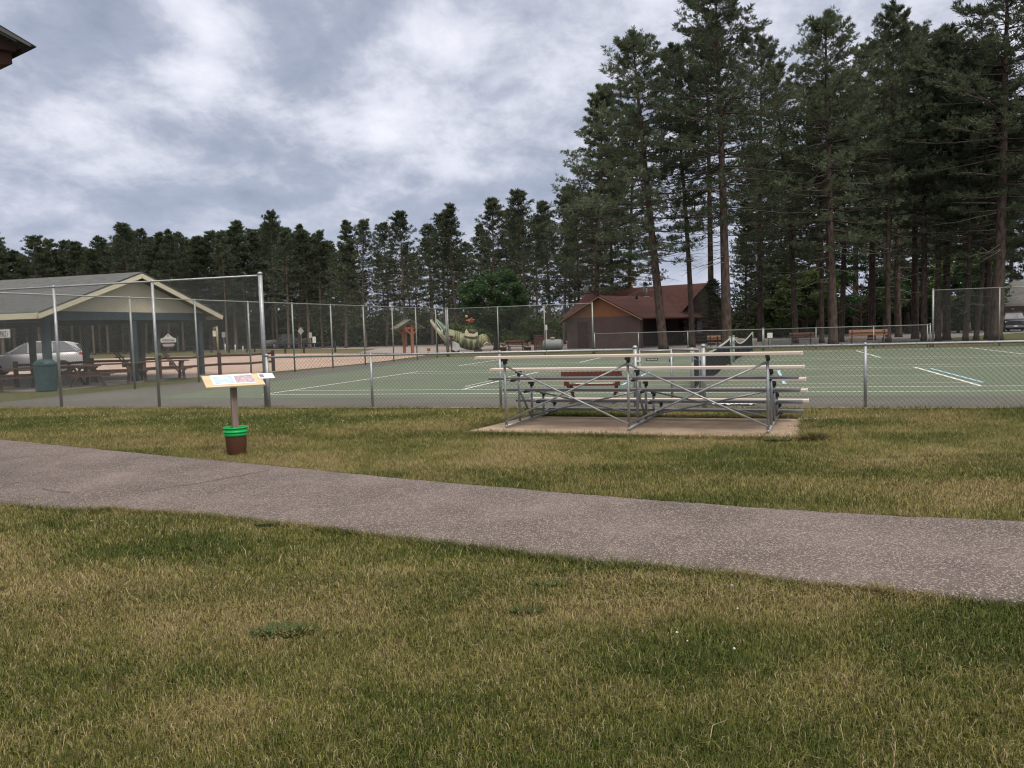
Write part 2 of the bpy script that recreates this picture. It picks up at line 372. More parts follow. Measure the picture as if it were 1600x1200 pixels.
lo_px = [(0, 787), (200, 797), (350, 808), (500, 825), (700, 850), (900, 875), (1100, 893), (1350, 920), (1600, 945)]
up = [G(*p) for p in up_px]; lo = [G(*p) for p in lo_px]
up = [up[0] + (up[0] - up[1]) * 4] + up + [up[-1] + (up[-1] - up[-2]) * 8]
lo = [lo[0] + Vector((-6.5, 3.2, 0)) * 1.4] + lo + [lo[-1] + (lo[-1] - lo[-2]) * 8]
def resample(pts, n):
    d = [0]
    for a_, b_ in zip(pts, pts[1:]): d.append(d[-1] + (b_ - a_).length)
    o = []
    for k in range(n):
        s = d[-1] * k / (n - 1); i_ = max(j_ for j_ in range(len(d)) if d[j_] <= s + 1e-9); i_ = min(i_, len(pts) - 2)
        f = (s - d[i_]) / (d[i_ + 1] - d[i_]); 
        # Catmull-Rom through the surveyed edge points
        p0, p1, p2, p3 = pts[max(i_ - 1, 0)], pts[i_], pts[i_ + 1], pts[min(i_ + 2, len(pts) - 1)]
        q = .5 * ((2 * p1) + (p2 - p0) * f + (2 * p0 - 5 * p1 + 4 * p2 - p3) * f * f + (3 * p1 - p0 - 3 * p2 + p3) * f ** 3) if 0 < i_ < len(pts) - 2 else p1.lerp(p2, f)
        o.append(q)
    return o
NP = 900; upr = resample(up, NP); lor = resample(lo, NP)
ua = np.array([p.to_tuple() for p in upr]); la = np.array([p.to_tuple() for p in lor]); dirv = la - ua; dirv /= np.linalg.norm(dirv, axis=1)[:, None]
ns1 = (vnoise(ua[:, 0] * 6, ua[:, 1] * 6, 41) - .5) * .06 + (vnoise(ua[:, 0] * 25, ua[:, 1] * 25, 43) - .5) * .03
ns2 = (vnoise(la[:, 0] * 6, la[:, 1] * 6, 44) - .5) * .07 + (vnoise(la[:, 0] * 25, la[:, 1] * 25, 45) - .5) * .04
ua += dirv * ns1[:, None]; la += dirv * ns2[:, None]
rows = []; T = .022
rows.append(ua + [0, 0, -.03]); rows.append(ua + [0, 0, T * .7])
for q in (.02, .2, .4, .6, .8, .98):
    r = ua * (1 - q) + la * q; r[:, 2] = T + .012 * math.sin(q * math.pi); rows.append(r)
rows.append(la + [0, 0, T * .6]); rows.append(la + dirv * .012 + [0, 0, -.04])
vv = np.concatenate(rows); a = (np.arange(NP - 1)[None, :] + NP * np.arange(len(rows) - 1)[:, None]).ravel()
p = npmesh('footpath', vv, np.stack([a, a + 1, a + 1 + NP, a + NP], 1), pathm); structure(p)
PU = ua[:, :2]; PL = la[:, :2]
def on_path(x, y, grow=0.0):
    # lower and upper edges as functions of the along-path direction (x is monotonic on both)
    yu = np.interp(x, PU[:, 0], PU[:, 1]); yl = np.interp(x, PL[:, 0], PL[:, 1]); return (y < yu + grow) & (y > yl - grow)
# thin hairline cracks across the path
mc = MB(); rgk = random.Random(12)
for cp, wk_ in (([G(220, 773), G(330, 757), G(425, 738)], .006), ([G(0, 776), G(60, 768), G(110, 775)], .005)):
    cq = [cp[0]]
    for a_, b_ in zip(cp, cp[1:]):
        for k in range(1, 9): cq.append(a_.lerp(b_, k / 8) + Vector((rgk.uniform(-.02, .02), rgk.uniform(-.03, .03), 0)))
    for a_, b_ in zip(cq, cq[1:]):
        n_ = Vector((b_.y - a_.y, a_.x - b_.x, 0)).normalized() * wk_; h_ = Vector((0, 0, .037))
        mc.add([a_ + n_ + h_, b_ + n_ + h_, b_ - n_ + h_, a_ - n_ + h_], [(0, 1, 2, 3)])
structure(mc.build('path_crack', mat('crack_dark', (.035, .03, .03), .95)))

# --- tennis court slab: grey asphalt apron with green playing surface, lines as sheets above it
def court_mat(name, c1, c2, st):
    m = mat(name, c1, .85, col2=c2, scale=.35, bump=.25, bscale=90, spec=.2); nt = m.node_tree; n = nt.nodes; l = nt.links; b = n['Principled BSDF']
    src = b.inputs['Base Color'].links[0].from_socket; t = n.new('ShaderNodeTexCoord')
    nz = n.new('ShaderNodeTexNoise'); nz.inputs['Scale'].default_value = 1.3; nz.inputs['Detail'].default_value = 8; nz.inputs['Roughness'].default_value = .7
    mp = n.new('ShaderNodeMapping'); mp.inputs['Scale'].default_value = (.5, 1.3, 1); l.new(t.outputs['Object'], mp.inputs[0]); l.new(mp.outputs[0], nz.inputs['Vector'])
    r = n.new('ShaderNodeMapRange'); r.inputs[1].default_value = .48; r.inputs[2].default_value = .75; r.inputs[4].default_value = .55; l.new(nz.outputs['Fac'], r.inputs[0])
    mx_ = n.new('ShaderNodeMix'); mx_.data_type = 'RGBA'; l.new(r.outputs[0], mx_.inputs['Factor']); l.new(src, mx_.inputs['A']); mx_.inputs['B'].default_value = (*st, 1)
    l.new(mx_.outputs['Result'], b.inputs['Base Color']); return m
apron_m = court_mat('court_apron', (.082, .084, .078), (.112, .108, .098), (.14, .125, .105))
green_m = court_mat('court_green', (.088, .120, .083), (.114, .138, .101), (.125, .118, .098))
VN, VF = 16.15, 47.2
mb = MB(); c4 = [uv(-20.6, VN), uv(26, VN), uv(26, VF), uv(-20.0, VF)]; mb.prism([Vector((q.x, q.y, -.05)) for q in c4], (0, 0, .06)); structure(mb.build('court_apron', apron_m))
mb = MB(); mb.sheet([uv(-16.2, 18.3), uv(23, 18.3), uv(23, 46.9), uv(-18.6, 46.9)], .014); structure(mb.build('court_surface', green_m))
def line(mbx, u0, v0, u1, v1, w_=.05, z_=.018):
    a_, b_ = uv(u0, v0), uv(u1, v1); t_ = (b_ - a_).normalized(); n_ = Vector((-t_.y, t_.x, 0)) * w_ / 2
    mbx.add([(q.x, q.y, z_) for q in (a_ - n_, b_ - n_, b_ + n_, a_ + n_)], [(0, 1, 2, 3)])
wl = MB(); bl_ = MB()
for k, v0 in enumerate((19.42, 35.05)):
    ub, ue, un = -13.3, 10.5, -1.4; v1 = v0 + 10.97; s0, s1 = v0 + 1.37, v1 - 1.37; W_ = .07; e_ = .036
    line(wl, ub, v0, ue, v0, W_); line(wl, ub, v1, ue, v1, W_)
    for s_ in (s0, s1): line(wl, ub + e_, s_, ue - e_, s_, W_)
    line(wl, ub, v0 + e_, ub, v1 - e_, .09, .022); line(wl, ue, v0 + e_, ue, v1 - e_, .09, .022)
    for u_ in (un - 6.4, un + 6.4): line(wl, u_, s0 + e_, u_, s1 - e_, .09, .022)
    cm_ = (v0 + v1) / 2; line(wl, un - 6.35, cm_, un + 6.35, cm_, .05)
    for u_ in (un - 2.13, un + 2.13, un + 6.7) if k == 0 else (): line(bl_, u_, cm_ - 3.05, u_, cm_ + 3.05, .09, .026)
    if k == 0: line(wl, un - 6.72, cm_ - 3.05, un - 6.72, cm_ + 3.05, .05, .026)
    for s_ in (cm_ - 3.05, cm_ + 3.05): line(wl, un - 6.7, s_, un + 6.7, s_, .035, .0255)
structure(wl.build('white_court_lines', white_p)); structure(bl_.build('blue_court_lines', blue_p))
cc_ = MB()
for (u0, v0, u1, v1) in ((-15, 24, -6, 26.5), (-4, 33, 8, 34.2), (-16, 38, -10, 46)):
    q0 = None
    for k in range(25):
        f_ = k / 24; q1 = uv(u0 + (u1 - u0) * f_ + rgk.uniform(-.12, .12), v0 + (v1 - v0) * f_ + rgk.uniform(-.12, .12))
        if q0 is not None:
            n_ = Vector((q1.y - q0.y, q0.x - q1.x, 0)).normalized() * .02; h_ = Vector((0, 0, .029)); cc_.add([q0 + n_ + h_, q1 + n_ + h_, q1 - n_ + h_, q0 - n_ + h_], [(0, 1, 2, 3)])
        q0 = q1
structure(cc_.build('court_crack', mat('crack_grey', (.05, .055, .05), .95)))
# bare soil lip along the court edge
lip = MB(); pts = []
for k in range(120):
    u_ = -20.6 + k * .33; pts.append((uv(u_, VN + .004 - .05), uv(u_, VN - .17 - .14 * vnoise(np.array([u_ * 2.1]), np.array([0.]), 8)[0])))
for (a1, b1), (a2, b2) in zip(pts, pts[1:]): lip.add([(a1.x, a1.y, .012), (a2.x, a2.y, .012), (b2.x, b2.y, .004), (b1.x, b1.y, .004)], [(0, 1, 2, 3)])
structure(lip.build('soil_strip', mat('bare_soil', (.16, .12, .085), .95, col2=(.26, .21, .15), scale=6, bump=.6)))

# --- gravel lot, roads, grass verges
def px_sheet(name, pxs, z_, m): 
    mb = MB(); mb.sheet([G(*q) for q in pxs], z_); return structure(mb.build(name, m))
gravel = mat('pink_gravel', (.35, .25, .20), .95, col2=(.44, .33, .275), scale=.25, bump=.5, bscale=8)
roadm = mat('old_road', (.24, .20, .19), .9, col2=(.32, .28, .265), scale=.12, bump=.3, bscale=6)
roadr = mat('road_asphalt', (.15, .14, .145), .9, col2=(.20, .19, .19), scale=.2, bump=.3, bscale=6)
px_sheet('gravel_lot', [(-90, 602), (-60, 570), (100, 562), (300, 556.5), (430, 553), (520, 552.5), (600, 553), (690, 551.5), (660, 556), (600, 564.5), (540, 571), (440, 580), (330, 588.5), (150, 598)], .006, gravel)
px_sheet('road', [(-400, 563), (-400, 556), (0, 549.5), (300, 543.5), (560, 538.5), (760, 534.5), (1000, 530), (1200, 526), (1200, 541), (1050, 546), (860, 549), (700, 552.5), (560, 551), (590, 545), (430, 546.5), (300, 549), (0, 556)], .010, roadm)
px_sheet('side_road', [(1201, 526), (1330, 522), (1450, 518.6), (1600, 515), (1900, 507.5), (1900, 511.5), (1600, 520), (1500, 527), (1440, 532), (1340, 537), (1201, 541)], .010, roadr)
# concrete pad under the bleachers
mb = MB(); pad = [uv(-4.46, 12.10), uv(.66, 11.80), uv(.78, 13.98), uv(-4.05, 14.22)]
mb.prism([Vector((q.x, q.y, -.06)) for q in pad], (0, 0, .085)); PADO = mb.build('concrete_pad', concrete, bevel=.008); structure(PADO)
PADP = [(q.x, q.y) for q in pad]
# shelter floor
SU = -23.8
mb = MB(); mb.prism([uv(-43, 21.4, -.05), uv(-23.2, 21.4, -.05), uv(-23.2, 30.9, -.05), uv(-43, 30.9, -.05)], (0, 0, .085))
structure(mb.build('shelter_floor', mat('shelter_concrete', (.24, .22, .21), .9, var=.15, scale=.8)))

# --- grass blades on the lawn (one uncountable mass)
def inpoly(x, y, poly):
    r = np.zeros(len(x), bool); n = len(poly)
    for i_ in range(n):
        (x1, y1), (x2, y2) = poly[i_], poly[(i_ + 1) % n]
        c = ((y1 > y) != (y2 > y)) & (x < (x2 - x1) * (y - y1) / (y2 - y1 + 1e-12) + x1); r ^= c
    return r
def blades(n, x, y, hmean, wid, segs, seed, hvar=.4, over=False):
    rg = np.random.default_rng(seed)
    vfence = x * math.sin(CA) + y * math.cos(CA)
    dd = dryness_and_vignette(x, y)
    keep = ~on_path(x, y, .01) & (vfence < 16.0) & (~inpoly(x, y, PADP) | over)
    # dry earth shows through: thin the sward there
    keep &= rg.random(len(x)) < np.clip(1.25 - .42 * np.clip((dd - .6) / .4, 0, 1), .2, 1)
    x, y, dd = x[keep], y[keep], dd[keep]; n = len(x)
    tall = .75 + .6 * vnoise(x * 1.7, y * 1.7, 55) + .35 * np.clip(.5 - dd, 0, .5)
    h = hmean * (.35 + 1.0 * rg.random(n)) * tall * (1 + 1.2 * (rg.random(n) < .02))
    th = rg.random(n) * 2 * np.pi; lean = (.3 + 2.3 * rg.random(n) ** 1.3) * h; w_ = wid * (.7 + .6 * rg.random(n))
    dx, dy = np.cos(th), np.sin(th); ph = rg.random(n) * 2 * np.pi; sx, sy = np.cos(ph) * w_ / 2, np.sin(ph) * w_ / 2
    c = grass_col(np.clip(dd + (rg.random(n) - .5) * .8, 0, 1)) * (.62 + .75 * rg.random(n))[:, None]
    straw = rg.random(n) < (.07 + .22 * dd); c[straw] = np.array([.30, .25, .15]) * (.6 + .6 * rg.random(straw.sum()))[:, None]
    dark = (rg.random(n) < .25); c[dark] *= .6
    z0 = np.where(inpoly(x, y, PADP), .02, -.02); h = h + np.maximum(z0, 0)
    A = np.stack([x - sx, y - sy, z0], 1); B = np.stack([x + sx, y + sy, z0], 1)
    T_ = np.stack([x + dx * lean, y + dy * lean, h], 1)
    if segs == 1:
        v = np.stack([A, B, T_], 1).reshape(-1, 3); f = np.arange(3 * n).reshape(-1, 3); cc = np.repeat(c, 3, 0)
    else:
        k_ = rg.normal(0, .25, n) * lean; mx_ = x + dx * lean * .4 - dy * k_; my_ = y + dy * lean * .4 + dx * k_; mz = h * (.6 + .4 * rg.random(n))
        C = np.stack([mx_ - sx * .8, my_ - sy * .8, mz], 1); D = np.stack([mx_ + sx * .8, my_ + sy * .8, mz], 1)
        v = np.stack([A, B, D, C, T_], 1).reshape(-1, 3); b_ = 5 * np.arange(n)
        f = np.concatenate([np.stack([b_, b_ + 1, b_ + 2], 1), np.stack([b_, b_ + 2, b_ + 3], 1), np.stack([b_ + 3, b_ + 2, b_ + 4], 1)]); cc = np.repeat(c, 5, 0)
    return v, f, cc
def sample(n, y0, y1, k, pad_, seed, pw=1.0):
    rg = np.random.default_rng(seed); y = y0 + (y1 - y0) * rg.random(n) ** pw; x = (rg.random(n) * 2 - 1) * (y * k + pad_); return x, y
parts = []
for (n_, y0, y1, hm, wd, sg, sd_) in ((500000, 2.2, 5.4, .018, .0030, 2, 1), (350000, 4.6, 9.5, .021, .0042, 2, 2), (310000, 8.5, 14, .026, .0065, 1, 3), (240000, 12.5, 21, .036, .0095, 1, 4)):
    x_, y_ = sample(n_, y0, y1, .68, 3.0, sd_); parts.append(blades(n_, x_, y_, hm, wd, sg, sd_))
# taller ragged fringe along path edges, pad, court edge
rg = np.random.default_rng(9)
def fringe(pts, n_, spread, hm, wd, seed, side):
    t_ = rg.random(n_) * (len(pts) - 1); i_ = t_.astype(int); f_ = t_ - i_; P_ = pts[i_] * (1 - f_)[:, None] + pts[i_ + 1] * f_[:, None]
    P_ = P_ + np.stack([rg.normal(0, spread, n_) * .3, side * np.abs(rg.normal(0, spread, n_))], 1); return blades(n_, P_[:, 0], P_[:, 1], hm, wd, 1, seed, over=seed > 12)
parts.append(fringe(PL, 30000, .05, .045, .006, 11, -1)); parts.append(fringe(PU, 18000, .05, .04, .006, 12, 1))
pe = np.array([uv(-4.5, 12.04).to_tuple()[:2], uv(.7, 11.74).to_tuple()[:2], uv(.84, 11.9).to_tuple()[:2]]); parts.append(fringe(pe, 9000, .07, .07, .007, 13, -1)); parts.append(fringe(pe, 2600, .09, .05, .007, 15, 1))
pr2 = np.array([uv(.70, 11.8).to_tuple()[:2], uv(.84, 14.0).to_tuple()[:2]]); parts.append(fringe(pr2, 5000, .10, .06, .007, 16, 1))
ce = np.array([uv(-19, 16.0).to_tuple()[:2], uv(6, 15.98).to_tuple()[:2]]); parts.append(fringe(ce, 9000, .10, .05, .010, 14, -1))
vs_ = []; fs_ = []; cs_ = []; b = 0
for v_, f_, c_ in parts: vs_.append(v_); fs_.append(f_ + b); cs_.append(c_); b += len(v_)
bladem = mat('grass_blades', (.1, .1, .05), .75, attr='Col', spec=.15)
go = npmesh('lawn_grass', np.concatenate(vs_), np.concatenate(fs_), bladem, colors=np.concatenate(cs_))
tag(go, 'short patchy green and straw coloured grass blades covering the lawn', 'grass', kind='stuff')

# clover flowers: tiny white heads
fv = []; ff = []; rg = np.random.default_rng(5)
spots = [(G(1258, 660), .25, 60), (G(300, 655), 1.6, 140), (G(130, 650), 1.2, 60), (G(1120, 690), 1.0, 25), (G(1150, 1000), .6, 5), (G(500, 665), 2.0, 60)]
for c_, r_, n_ in spots:
    for k in range(n_):
        x_, y_ = c_.x + rg.normal(0, r_), c_.y + rg.normal(0, r_ * .25)
        if bool(on_path(np.array([x_]), np.array([y_]))[0]) or x_ * math.sin(CA) + y_ * math.cos(CA) > 15.9: continue
        z_ = .05 + .03 * rg.random(); s_ = .0055 + .003 * rg.random(); b = len(fv)
        fv += [(x_ + s_, y_, z_), (x_ - s_, y_, z_), (x_, y_ + s_, z_), (x_, y_ - s_, z_), (x_, y_, z_ + s_), (x_, y_, z_ - s_)]
        ff += [(b, b + 2, b + 4), (b + 2, b + 1, b + 4), (b + 1, b + 3, b + 4), (b + 3, b, b + 4), (b, b + 5, b + 2), (b + 2, b + 5, b + 1), (b + 1, b + 5, b + 3), (b + 3, b + 5, b)]
fo = npmesh('clover_flowers', np.array(fv), np.array(ff), mat('clover_white', (.55, .55, .48), .8))
tag(fo, 'tiny white clover flower heads scattered through the lawn', 'clover', kind='stuff')
# weeds: low clumps of broad leaves
def weed(px, py, r_, h_, label, seed, n_=170):
    rg = random.Random(seed); mb = MB()
    for k in range(n_):
        a_ = rg.random() * 6.283; q = r_ * rg.random() ** .6; b_ = Vector((q * .9 * math.cos(a_), q * .55 * math.sin(a_), 0)); ln = h_ * (.6 + .7 * rg.random())
        t_ = b_ + Vector((math.cos(a_) * ln * .7 + rg.uniform(-.3, .3) * ln, math.sin(a_) * ln * .5, ln * rg.uniform(.5, 1))); s_ = Vector((-math.sin(a_ + rg.uniform(-1, 1)), math.cos(a_), 0)) * ln * .16
        m_ = (b_ + t_) / 2 + Vector((0, 0, ln * .15)); mb.add([b_, m_ + s_, t_, m_ - s_], [(0, 1, 2), (0, 2, 3)])
    o = mb.build('weed', weed_m if seed < 99 else weed_m, loc=G(px, py)); tag(o, label, 'weed', 'weeds in the lawn')
weed_m = mat('weed_leaf_dark', (.035, .065, .02), .7, col2=(.06, .095, .03), scale=20)
weed(446, 990, .20, .035, 'wide dark green weed clump in the dry grass, nearest the lower left', 1, 330)
weed(418, 822, .12, .035, 'small green weed against the lower edge of the asphalt path', 3)
weed(860, 916, .13, .03, 'low green tuft in dry grass just below the middle of the path', 2)
weed(820, 958, .12, .03, 'low green tuft in the dry grass in the middle of the lawn', 4)
weed(1262, 668, .30, .045, 'leafy clover weed with white flowers at the right corner of the bleacher pad', 5, 260)
weed(1215, 690, .2, .05, 'small dark weed at the foot of the right bleacher frame', 9)

# loose grit and pebbles where the lawn is bare beside the path
rg = np.random.default_rng(77); pv = []; pf = []
ico = np.array([(1, 0, 0), (-1, 0, 0), (0, 1, 0), (0, -1, 0), (0, 0, 1), (0, 0, -1)], float); icf = [(0, 2, 4), (2, 1, 4), (1, 3, 4), (3, 0, 4), (2, 0, 5), (1, 2, 5), (3, 1, 5), (0, 3, 5)]
for (px, py, rx, ry, n_) in ((960, 900, .55, .10, 700), (1080, 905, .35, .08, 300), (420, 818, .7, .10, 260), (280, 808, .6, .08, 160)):
    c_ = G(px, py)
    for k in range(n_):
        x_, y_ = c_.x + rg.normal(0, rx), c_.y + rg.normal(0, ry) - (rg.random() * .05)
        if bool(on_path(np.array([x_]), np.array([y_]))[0]): continue
        s_ = .004 + .010 * rg.random() ** 4; q_ = ico * s_ * (.7 + .6 * rg.random((6, 1))); q_[:, 2] *= .6; b_ = len(pv); pv += [tuple(r_ + (x_, y_, -.006)) for r_ in q_]; pf += [tuple(i_ + b_ for i_ in t_) for t_ in icf]
po_ = npmesh('grit', np.array(pv), np.array(pf), mat('grit_stone', (.22, .19, .17), .9, col2=(.46, .42, .38), scale=9)); tag(po_, 'loose grit and tiny pebbles beside the path edge', 'grit', kind='stuff')
c_ = G(1143, 917); mb = MB(); rr_ = random.Random(3); mb.loft([[Vector((r_ * math.cos(a_) * (1 + .2 * rr_.random()), r_ * .7 * math.sin(a_) * (1 + .2 * rr_.random()), z_)) for a_ in np.linspace(0, 6.2832, 9, endpoint=False)] for r_, z_ in ((.012, 0), (.026, .008), (.022, .02), (.008, .026))]); so_ = mb.build('stone', mat('pale_stone', (.27, .25, .22), .9, var=.15, scale=20), loc=c_ + Vector((0, 0, -.010))); tag(so_, 'small pale stone in the grass just below the path, right of centre', 'stone')
# ================================================================== CHAIN-LINK FENCES
def mesh_panel(name, a, b, z0, z1, parent, m=None, r=.0021, step=.07, spikes=0.0, slope=1.0, seg=.9):
    """woven wire: two families of diagonal wires between ground spots a and b"""
    a = Vector(a); b = Vector(b); d = b - a; Ln = math.hypot(d.x, d.y); dx, dy = d.x / Ln, d.y / Ln; nxx, nyy = -dy, dx
    A = []; B = []; top = z1 + spikes
    for s_ in (1, -1):
        run = (top - z0) / slope; k = int((Ln + run) / step) + 1
        for i_ in range(k):
            o = -run + i_ * step if s_ > 0 else i_ * step
            t0, zz0, t1, zz1 = o, z0, o + s_ * run, top
            lo_, hi_ = 0.0, 1.0
            if s_ > 0:
                if t0 < 0: lo_ = (0 - t0) / run
                if t1 > Ln: hi_ = (Ln - t0) / run
            else:
                if t0 > Ln: lo_ = (t0 - Ln) / run
                if t1 < 0: hi_ = t0 / run
            if hi_ - lo_ < .02: continue
            p0 = (t0 + (t1 - t0) * lo_, zz0 + (zz1 - zz0) * lo_); p1 = (t0 + (t1 - t0) * hi_, zz0 + (zz1 - zz0) * hi_)
            n_ = max(1, int(math.hypot(p1[0] - p0[0], p1[1] - p0[1]) / seg))
            for q in range(n_):
                f0, f1 = q / n_, (q + 1) / n_
                A.append((p0[0] + (p1[0] - p0[0]) * f0, p0[1] + (p1[1] - p0[1]) * f0, s_)); B.append((p0[0] + (p1[0] - p0[0]) * f1, p0[1] + (p1[1] - p0[1]) * f1, s_))
    A = np.array(A); B = np.array(B); n = len(A)
    off = A[:, 2] * r * .9
    def P3(t, z_, o): return np.stack([a.x + dx * t + nxx * o, a.y + dy * t + nyy * o, z_], 1)
    tl = B[:, :2] - A[:, :2]; tl /= np.linalg.norm(tl, axis=1)[:, None]; pt, pz = -tl[:, 1], tl[:, 0]
    vs = []
    for q in range(3):
        an = q * 2 * math.pi / 3; cp_, sp_ = math.cos(an) * r, math.sin(an) * r
        vs.append(P3(A[:, 0] + pt * cp_, A[:, 1] + pz * cp_, off + sp_)); vs.append(P3(B[:, 0] + pt * cp_, B[:, 1] + pz * cp_, off + sp_))
    v = np.stack(vs, 1).reshape(-1, 3); b_ = 6 * np.arange(n)
    f = np.concatenate([np.stack([b_ + 2 * q, b_ + 2 * ((q + 1) % 3), b_ + 2 * ((q + 1) % 3) + 1, b_ + 2 * q + 1], 1) for q in range(3)])
    return npmesh(name, v, f, m or wire, parent)
def post(x_, y_, h, r, root, m=None, cap=True):
    mb = MB(); mb.tube([(x_, y_, -.05), (x_, y_, h)], r, 10)
    if cap: mb.lathe([(r * 1.12, h - .02), (r * 1.15, h + .01), (r * .8, h + .035), (r * .2, h + .045)], (x_, y_, 0), 10)
    return mb.build('post', m or galv, root)
wire_low = mat('fence_wire_dark', (.11, .115, .12), .6, .3)
def fence(label, pts, h, root_label_cat='fence', r_post=.03, r_rail=.021, m=None, spikes=0.0, post_pts=None, wr=.0021, step=.07, group=None, ties=True, z0=.03, slope=1.0, end_r=None, wmat=None):
    """pts: corner points; post_pts: post positions"""
    root = thing('chain_link_fence', label, 'fence', pts[0], group=group); org = Vector(pts[0])
    L_ = [Vector(p_) - org for p_ in pts]
    PP = [Vector(p_) - org for p_ in (post_pts or pts)]
    for i_, q in enumerate(PP):
        rr = (end_r or r_post * 1.25) if i_ in (0, len(PP) - 1) else r_post
        post(q.x, q.y, h + (.04 if i_ in (0, len(PP) - 1) else 0), rr, root, m)
    for a_, b_ in zip(L_, L_[1:]):
        mb = MB(); mb.tube([(a_.x, a_.y, h), (b_.x, b_.y, h)], r_rail, 8); 
        if ties:
            k = int((b_ - a_).length / .6)
            for i_ in range(1, k): 
                q = a_.lerp(b_, i_ / k); mb.box((q.x, q.y, h - .003), (.014, .055, .052), rz=-CA)
        mb.build('top_rail', m or galv, root)
        mesh_panel('wire_mesh', a_, b_, z0, h - .01, root, wmat or (wire if m is None or m is galv else wire_far), wr, step, spikes, slope)
    return root
galv_far = mat('galvanised_weathered', (.25, .27, .26), .5, .45, var=.15, scale=5)
VNF = 16.06
ucor = u_on(416.8, VNF)
tp = [ucor - 3.02 * k for k in range(4)]
fence('tall near chain-link fence at the left, in front of the shelter', [uv(-20.4, VNF), uv(ucor, VNF)], 3.06, post_pts=[uv(-20.4, VNF)] + [uv(q, VNF) for q in tp[2:0:-1]] + [uv(ucor, VNF)], r_post=.036, r_rail=.022, wr=.0020, end_r=.052, slope=1.15)
g0, g1 = u_on(994, VNF), u_on(1100, VNF)
lu = [ucor + .06] + [u_on(582.5, VNF), u_on(783, VNF)] + [g0]
fence('low near chain-link fence between the tall corner post and the gate', [uv(lu[0], VNF), uv(lu[-1], VNF)], 1.17, post_pts=[uv(q, VNF) for q in lu], r_post=.028, r_rail=.024, wr=.0030, spikes=.045, end_r=.044, wmat=wire_low, step=.09)
ru = [g1, u_on(1352, VNF), u_on(1352, VNF) + 3.02, u_on(1352, VNF) + 6.04, u_on(1352, VNF) + 9.06]
fence('low near chain-link fence right of the gate, its wire ends above the rail', [uv(ru[0], VNF), uv(ru[-1], VNF)], 1.17, post_pts=[uv(q, VNF) for q in ru], r_post=.030, r_rail=.024, wr=.0030, spikes=.055, end_r=.044, wmat=wire_low, step=.09)
# gate: closed leaf and narrow leaf standing open
gt = thing('fence_gate', 'grey pipe gate leaf carrying a small dark plate, behind the bleachers', 'gate', uv(g0, VNF))
gl = u_on(1050, VNF) - g0; W0 = uv(0, 0) 
def gate_leaf(root, L_, R_):
    mb = MB(); rr = .020
    def q(t, z_): p_ = R_ @ Vector((t, 0, 0)); return Vector((p_.x, p_.y, z_))
    mb.tube([q(.09, .08), q(.09, 1.16)], rr, 8); mb.tube([q(L_, .08), q(L_, 1.16)], rr, 8); mb.tube([q(.09, 1.14), q(L_, 1.14)], rr, 8); mb.tube([q(.09, .10), q(L_, .10)], rr, 8)
    mb.build('gate_frame', galv, root)
    mesh_panel('wire_mesh', q(.09, 0), q(L_, 0), .1, 1.14, root, wire, .0024)
    for z_ in (.3, .92): h_ = MB(); h_.tube([q(-.02, z_), q(.11, z_)], .022, 8); h_.tube([q(.05, z_ - .03), q(.05, z_ + .03)], .03, 8); h_.build('hinge', galv, root)
RU = Matrix.Rotation(-CA, 3, 'Z')
gate_leaf(gt, gl, RU)
pl = MB(); c_ = RU @ Vector((gl * .47, -.03, 0)); pl.box((c_.x, c_.y, .965), (.24, .006, .045), rz=-CA); po = pl.build('plate', black, gt)
pl = MB()
for k in range(8):
    c_ = RU @ Vector((gl * .47 - .09 + k * .026, -.036, 0)); pl.box((c_.x, c_.y, .965), (.014, .003, .02), rz=-CA)
pl.build('plate_marks', white_p, po)
g2 = thing('fence_gate', 'narrow open gate leaf beside the thick post, in front of the black net', 'gate', uv(u_on(1100, VNF), VNF + .02))
gate_leaf(g2, .80, Matrix.Rotation(math.radians(180 - 17 - 35), 3, 'Z'))
lt = MB(); q_ = Matrix.Rotation(math.radians(180 - 52), 3, 'Z') @ Vector((.82, 0, 0)); lt.box((q_.x, q_.y, .92), (.08, .05, .07)); lt.tube([(q_.x, q_.y, .8), (q_.x, q_.y, 1.0)], .012, 6); lt.build('latch', darkm, g2)
# side and back fences
def side(v): f_ = (v - VNF) / (49.0 - VNF); return uv(-20.4 + 1.2 * f_, v)
def v_side(px):
    lo_, hi_ = 10, 60
    for _ in range(50):
        m_ = (lo_ + hi_) / 2
        if proj(side(m_))[0] < px: lo_ = m_
        else: hi_ = m_
    return lo_
VB = 48.6
sp_ = [side(VNF + .1)] + [side(v_side(q)) for q in (211, 311, 393, 461, 520.5, 571, 615.5, 652, 683)] + [side(VB)]
fence('tall side fence running away behind the display board to the far corner', [sp_[0], sp_[-1]], 3.1, post_pts=sp_, r_post=.036, m=galv_far, wr=.0024, ties=False, end_r=.05, step=.07, slope=1.15)
cu_ = u_on(711, VB)
bu = [-19.1] + [u_on(q, VB) for q in (779.5, 852, 927)]
fence('tall far fence in front of the fish sculpture and the leafy tree', [uv(-19.1, VB), uv(bu[-1], VB)], 3.1, post_pts=[uv(q, VB) for q in bu], r_post=.036, m=galv_far, wr=.0026, ties=False)
bl2 = [bu[-1] + .1] + [u_on(q, VB) for q in (998, 1075, 1192)]
fence('low far fence in front of the brown cabin', [uv(bl2[0], VB), uv(bl2[-1], VB)], 1.22, post_pts=[uv(q, VB) for q in bl2], r_post=.03, m=galv_far, wr=.0026, ties=False)
bl3 = [bl2[-1] + .05] + [u_on(q, VB) for q in (1275, 1365, 1449)] + [u_on(1456.5, VB) - .1]
fence('low far fence in front of the right-hand benches', [uv(bl3[0], VB), uv(bl3[-1], VB)], 1.22, post_pts=[uv(q, VB) for q in bl3], r_post=.03, m=galv_far, wr=.0026, ties=False)
